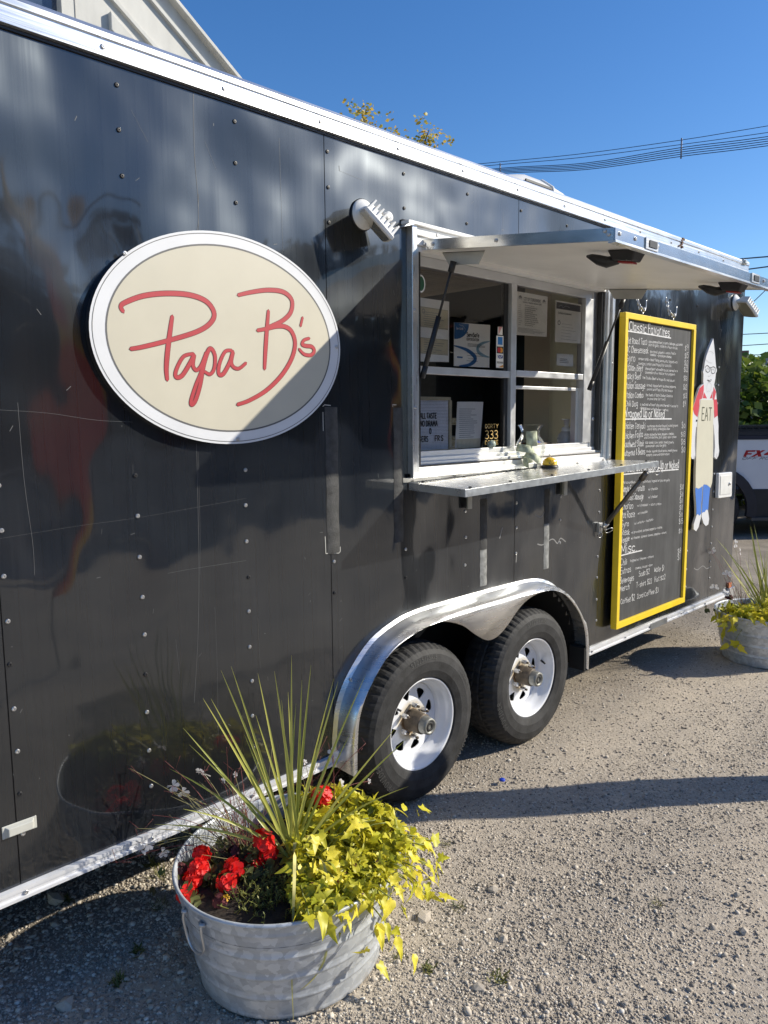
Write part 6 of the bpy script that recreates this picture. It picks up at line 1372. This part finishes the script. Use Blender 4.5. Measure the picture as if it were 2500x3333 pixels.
# ---- weeds in the gravel
WEED = mat_leaf('weed_leaf', (.07,.10,.02), (.24,.22,.07), None, .25, .6, 'ISLAND')
for i, (x, y, h, dry) in enumerate([(1.61,-.78,.022,0),(1.58,-.68,.03,1),(1.91,-.65,.03,1),(2.41,-1.14,.02,1),(2.17,-.37,.022,1),(1.73,-.96,.02,0),(2.06,-.28,.05,1),(1.27,.34,.04,0),(1.26,.25,.05,1),(.91,-.13,.03,0),(1.16,.09,.04,1),(.95,.38,.03,0),(1.01,-.05,.025,0),(2.5,.05,.03,0),(1.86,-.20,.03,1)]):
    m = MB(); rw = np.random.default_rng(60+i)
    for _ in range(34):
        a = rw.uniform(0,2*PI); p = Vector((x+rw.normal(0,.011),y+rw.normal(0,.011),gz(x,y))); d = Vector((math.cos(a),math.sin(a),rw.uniform(.2,1.2))).normalized()*h*rw.uniform(.5,1.3); s = d.cross(Vector((0,0,1))).normalized()*(.0012 if dry else .0032); m.add([p-s*.6,p+s*.6,p+d*.6+s,p+d,p+d*.6-s],[(0,1,2,3,4)])
    o = build('weed', m, WEED, origin=(x,y,0)); tag(o, ['small green weed','dry grassy weed'][dry]+' in the gravel, '+['right of the near tub, close to the camera','close to the right wall of the near tub','out on the gravel right of the vine','far out on the open gravel','under the vine near the first tyre','by the bottom border right of the tub','beside the tub handle on the right','in shade under the white rail, green','in the sunlit strip left of the tub','in the tub shadow, leftmost','in the shadow touching the tub','below the white rail beside a flat stone','in the tub shadow near the handle','at the foot of the first tyre','between the near tub and the first tyre'][i], 'weed', 'weeds in the gravel')

# ================================================================== PICKUP TRUCK
pu = Vector((math.cos(YAW),-math.sin(YAW),0)); pn = Vector((math.sin(YAW),math.cos(YAW),0)); PC = Vector((0,-2.2366,0))+pn*10.5
tk = thing('pickup_truck', 'white pickup with dark lower body and red decal parked beyond the trailer', 'pickup truck', tuple(PC+pu*5.4))
def tp(s, d, z): v = PC+pu*s+pn*d; return (v.x,v.y,z)
def tbox(a, b, d0, d1, z0, z1): return MB().hexa([tp(s,d,z) for z in (z0,z1) for s,d in ((a,d0),(b,d0),(b,d1),(a,d1))])
TWHITE = M('truck_white', (.70,.71,.73), .25, 0, .03, 3, coat=.8); TDARK = M('truck_dark_cladding', (.018,.019,.022), .55, 0, .2, 6)
arch = [(4.60+.49*math.cos(a), .40+.49*math.sin(a)) for a in np.linspace(PI*.97, PI*.03, 17)]
side = [(3.72,.62),(4.05,.62)]+[(s,z) for s,z in arch if z > .60]+[(5.43,.676),(6.35,.676),(6.35,1.36),(3.72,1.36)]
def tslab(poly, d0, d1):
    n = len(poly); return MB().add([tp(s,d0,z) for s,z in poly]+[tp(s,d1,z) for s,z in poly], [tuple(range(n)),tuple(range(2*n-1,n-1,-1))]+[(i,i+n,(i+1)%n+n,(i+1)%n) for i in range(n)])
build('bed_side', tslab(side, 0, .06), TWHITE, tk, bevel=.006); build('bed_side', tslab(side, 1.78, 1.84), TWHITE, tk)
build('bed_floor', tbox(3.75,6.3,.07,1.77,.60,.66), TDARK, tk); build('tailgate', tbox(3.70,3.76,.06,1.78,.66,1.36), TWHITE, tk)
fl = [(4.60+r*math.cos(a), .39+r*math.sin(a)) for r, aa in ((.60,np.linspace(0-.22,PI+.1,20)),(.46,np.linspace(PI+.1,-.22,20))) for a in aa]
build('wheel_arch_flare', tslab(fl, -.045, .02), M('flare_navy_black', (.016,.018,.028), .5, 0, .2, 6), tk, bevel=.01)
build('lower_cladding', tslab([(5.12,.25),(6.4,.25),(6.4,.672),(5.10,.672)], -.012, .05), TDARK, tk, bevel=.01); build('running_board', tbox(5.12,6.5,-.06,.10,.235,.275), M('dusty_step', (.09,.085,.08), .8), tk)
build('chrome_strip', tbox(5.36,6.35,-.004,.004,.6745,.689), WHITE, tk); build('bed_rail_cap', tbox(3.72,6.35,-.012,.09,1.362,1.412), M('rail_navy', (.015,.018,.035), .4), tk); build('bed_rail', tbox(3.72,6.35,.0,.10,1.414,1.47), TDARK, tk)
for k in range(30): build('cover_slat', MB().hexa([tp(s,d,z) for z in (1.472,1.54) for s,d in ((4.98+.085*k-.55,.04),(5.0+.085*k-.55,.04),(5.02+.085*k-.55,1.75),(5.0+.085*k-.55,1.75))]), BLACKM, tk)
build('cover_bar', tbox(4.9,6.9,.03,.06,1.535,1.552).hexa([tp(s,d,z) for z in (1.472,1.50) for s,d in ((4.4,.02),(6.35,.02),(6.35,.05),(4.4,.05))]), BLACKM, tk)
for s in (4.60, 8.25):
    for d, sg_ in ((-.01, 1), (1.60, 1)):
        w = hold('wheel', tk); c = Vector(tp(s,d,.385)); build('tyre', MB().lathe([(.22,.0),(.27,-.012),(.34,-.01),(.375,.02),(.383,.06),(.383,.2),(.37,.24),(.25,.25)], c, pn, 40), RUBBER, w)
        build('rim', MB().lathe([(.225,.005),(.20,.03),(.18,.05),(.07,.04),(.001,.03)], c, pn, 28), mat_alu('truck_rim', (.45,.46,.48), .3, .9), w)
cab = [(6.37,.62),(6.37,1.36),(6.55,1.40),(6.75,1.90),(7.6,1.90),(8.25,1.40),(9.35,1.28),(9.45,1.0),(9.45,.55),(8.78,.5),(8.62,.78),(8.25,.9),(7.88,.78),(7.72,.5),(6.4,.5)]
build('cab', tslab(cab, .02, 1.82), TWHITE, tk, bevel=.02); build('side_window', tslab([(6.7,1.42),(6.86,1.83),(7.5,1.83),(8.02,1.42)], .006, .019), M('truck_glass', (.02,.025,.03), .05, spec=.9), tk)
build('bumper', tbox(3.55,3.70,.1,1.75,.45,.62), mat_alu('bumper_chrome', (.6,.6,.6), .2, 1.), tk)
m = MB()
def fx(poly, ox, oz, sc): 
    b = len(m.v); m.v += [tp(ox+x*sc+.42*z*sc, -.0015, oz+z*sc) for x,z in poly]; m.f.append(tuple(range(b, b+len(poly)))); m.smooth.append(False)
F_ = [(0,0),(.55,0),(.62,.42),(1.5,.42),(1.5,.70),(.66,.70),(.70,.95),(2.0,.95),(2.0,1.3),(.15,1.3)]; X_ = [[(1.35,0),(2.0,0),(3.9,1.3),(3.2,1.3)],[(1.72,1.3),(2.5,1.3),(3.75,0),(2.95,0)]]
fx([(0,0),(.58,0),(.58,.42),(1.45,.42),(1.45,.72),(.58,.72),(.58,.98),(1.95,.98),(1.95,1.3),(0,1.3)], 4.985, 1.122, .069)
fx([(1.55,0),(2.25,0),(3.9,1.3),(3.25,1.3)], 4.985, 1.122, .069); fx([(2.0,1.3),(2.75,1.3),(3.75,0),(3.0,0)], 4.985, 1.122, .069); fx([(4.0,.3),(5.1,.3),(5.1,0),(5.5,0),(5.5,1.3),(5.1,1.3),(4.0,.55)], 4.985, 1.122, .069)
build('red_decal', m, M('decal_red', (.45,.01,.015), .35), tk)
m = MB(); letters(m, 'OFF ROAD', 4.962, 1.083, 5.50, 1.083, .034, .0075, 0, 0, 0, lambda x, z: tp(x,-.0015,z), .35); build('grey_decal', m, M('decal_grey', (.20,.20,.22), .4), tk)

# ================================================================== WHAT THE SHADOWS AND REFLECTIONS SHOW
po = thing('wooden_post', 'square wooden post whose shadow stripes the gravel', 'post', (4.14,-1.563,0))
ax1 = Vector((SUN.x,SUN.y,0)).normalized(); ax2 = Vector((-ax1.y,ax1.x,0))
build('post', MB().obox((4.14,-1.563,.70), (ax1,ax2,(0,0,1)), (.11,.125,.71)), M('weathered_wood', (.22,.17,.12), .8, 0, .25, 7, .3, 60), po, bevel=.006); build('cap', MB().obox((4.14,-1.563,1.425), (ax1,ax2,(0,0,1)), (.125,.14,.015)), M('weathered_wood', (.22,.17,.12), .8), po)
def flag(x, y, lab, seed, h=3.3):
    t = thing('feather_flag', lab, 'flag', (x,y,0), 'feather flags'); rf = random.Random(seed); n = 26
    pole = [Vector((x,y,0)),Vector((x,y,h*.6)),Vector((x+.05,y,h*.85)),Vector((x+.30,y,h*.98)),Vector((x+.55,y,h*.97))]; pc = catmull(pole, 7); build('pole', MB().tube(pc, .012, 6), BLACKM, t)
    vs = []; fs = []
    for i in range(n+1):
        z = .55+(h-.6)*i/n; w = .34*min(1,.35+i/n*1.2)*(1 if i < n-5 else (n-i+.6)/6); xs = x+(0 if z < h*.6 else .05*(z-h*.6)/(h*.25))
        for j in range(5): vs.append((xs+w*j/4, y+.07*math.sin(z*2.1+j*.9+seed)*j/4, z))
    for i in range(n):
        for j in range(4): fs.append((i*5+j,i*5+j+1,i*5+j+6,i*5+j+5))
    m_, nt, b = _nt('flag_cloth'); c = ramp(nt, noise_node(nt, 1.3, 1, .4, (1.4,1,.8)).outputs[0], [(.42,(.42,.035,.02)),(.50,(.44,.08,.02)),(.56,(.50,.30,.04))]); nt.links.new(c.outputs[0], b.inputs['Base Color']); _set(b,'Roughness',.8); tl = nt.nodes.new('ShaderNodeBsdfTranslucent'); nt.links.new(c.outputs[0], tl.inputs[0]); mx = nt.nodes.new('ShaderNodeMixShader'); nt.links.new(b.outputs[0], mx.inputs[1]); nt.links.new(tl.outputs[0], mx.inputs[2]); nt.links.new(mx.outputs[0], nt.nodes['Material Output'].inputs[0])
    build('cloth', MB().add(vs, fs, True), m_, t)
flag(2.05, -3.1, 'red and yellow feather flag, the nearer of two beside the gravel lot', 2); flag(10.6, -8.0, 'red and yellow feather flag, the farther of two beside the gravel lot', 5)
# picket fence, trees and houses across the lot (mirrored in the panes and the black skin)
FW = M('fence_white', (.45,.45,.45), .6)
fe = thing('picket_fence', 'white picket fence across the lot seen mirrored in the window', 'fence', (9,-9,0))
pk = MB().box((-.045,-.01,0),(.045,.01,1.0)); pk.add([(-.045,-.01,1.0),(.045,-.01,1.0),(.045,.01,1.0),(-.045,.01,1.0),(0,-.01,1.08),(0,.01,1.08)],[(0,1,4),(2,3,5),(1,2,5,4),(3,0,4,5)]); pme = bpy.data.meshes.new('picket'); pme.from_pydata(pk.v, [], pk.f); pme.materials.append(FW)
for k in range(70): shared('picket', pme, fe, Matrix.Translation(Vector((4.2+.15*k-9, -.0, .06))))
build('fence_rail', MB().box((4,-8.985,.30),(14.8,-8.96,.38)).box((4,-8.985,.80),(14.8,-8.96,.88)), FW, fe)
FOL = mat_leaf('maple_leaf', (.014,.026,.007), (.045,.055,.014), None, .10, .6, 'ISLAND')
for i, (x, y, h, r, lab) in enumerate([(-4,-17,5.0,2.8,'leafy tree across the lot, far left of the mirrored row'),(7.5,-16,5.2,2.8,'leafy tree across the lot behind the picket fence'),(13,-14.5,5.0,2.7,'leafy tree across the lot at the end of the fence'),(20,-13,4.6,2.6,'round leafy tree across the lot beyond the fence end'),(25,-9.5,4.4,2.4,'low leafy tree across the lot, far right of the mirrored row')]):
    t = thing('leafy_tree', lab, 'tree', (x,y,0), 'trees across the lot'); rt_ = np.random.default_rng(80+i); m = MB().tube([(x,y,0),(x+.1,y,h*.35),(x,y+.1,h*.7)], [.22,.16,.05], 8)
    P_ = []
    for k in range(7):
        c = Vector((x+rt_.normal(0,r*.45),y+rt_.normal(0,r*.45),h*.62+rt_.normal(0,h*.13))); m.tube([(x,y,h*.35),tuple(c)], [.08,.02], 6); q = rt_.normal(size=(420,3)); q /= np.linalg.norm(q,axis=1)[:,None]; P_.append(np.array(c)+q*r*.5*rt_.uniform(.5,1.05,(420,1)))
    build('trunk', m, BARK, t); v, f = leaf_cards(np.concatenate(P_), rt_, .42, 1.); o = build('crown', MB().add(v, f), FOL, t); o['kind'] = 'stuff'
rw_ = np.random.default_rng(99); n_ = 22000; t_ = rw_.uniform(-12,75,n_); h_ = 4.6+2.6*np.clip((t_-5)/9,0,1)+.06*np.clip(t_-14,0,60)+.5*np.sin(t_*.45)+.4*np.sin(t_*1.3+1)
P_ = np.c_[t_, -23+rw_.normal(0,1.1,n_)+.12*t_, h_*rw_.uniform(.02,1,n_)**.8]; v, f = leaf_cards(P_, rw_, .75, 1.)
o = build('woodland', MB().add(v, f).add([(x, -24.5+.12*x, z) for x in range(-14,78,2) for z in (0, 3.7+2.5*min(1,max(0,(x-5)/9))+.06*max(0,x-14)+.4*math.sin(x*.45))], [(2*i,2*i+2,2*i+3,2*i+1) for i in range(45)]), mat_leaf('woodland_leaf', (.008,.014,.005), (.022,.032,.009), None, .12, .6, 'ISLAND')); o['kind'] = 'stuff'; o['label'] = 'dark woodland edge across the lot, seen only in reflections'; o['category'] = 'woodland'
ho = thing('white_house', 'white house with grey roof across the lot behind the fence', 'house', (4,-21,0))
build('wall', MB().box((-1,-21.5,0),(9,-20,3.0)), M('house_siding', (.16,.17,.19), .7), ho); build('roof', MB().add([(-1.4,-21.9,2.95),(9.4,-21.9,2.95),(9.4,-19.7,2.95),(-1.4,-19.7,2.95),(-1.4,-20.8,4.0),(9.4,-20.8,4.0)],[(0,1,5,4),(2,3,4,5),(0,4,3),(1,2,5),(0,3,2,1)]), M('house_roof', (.12,.11,.11), .9), ho)
for x in (.8, 3.2, 5.6, 7.6): wn_ = build('window', MB().box((x-.55,-19.99,1.3),(x+.55,-19.95,2.7)), FW, ho); build('pane', MB().box((x-.45,-19.95,1.4),(x+.45,-19.93,2.6)), BLACKM, wn_)
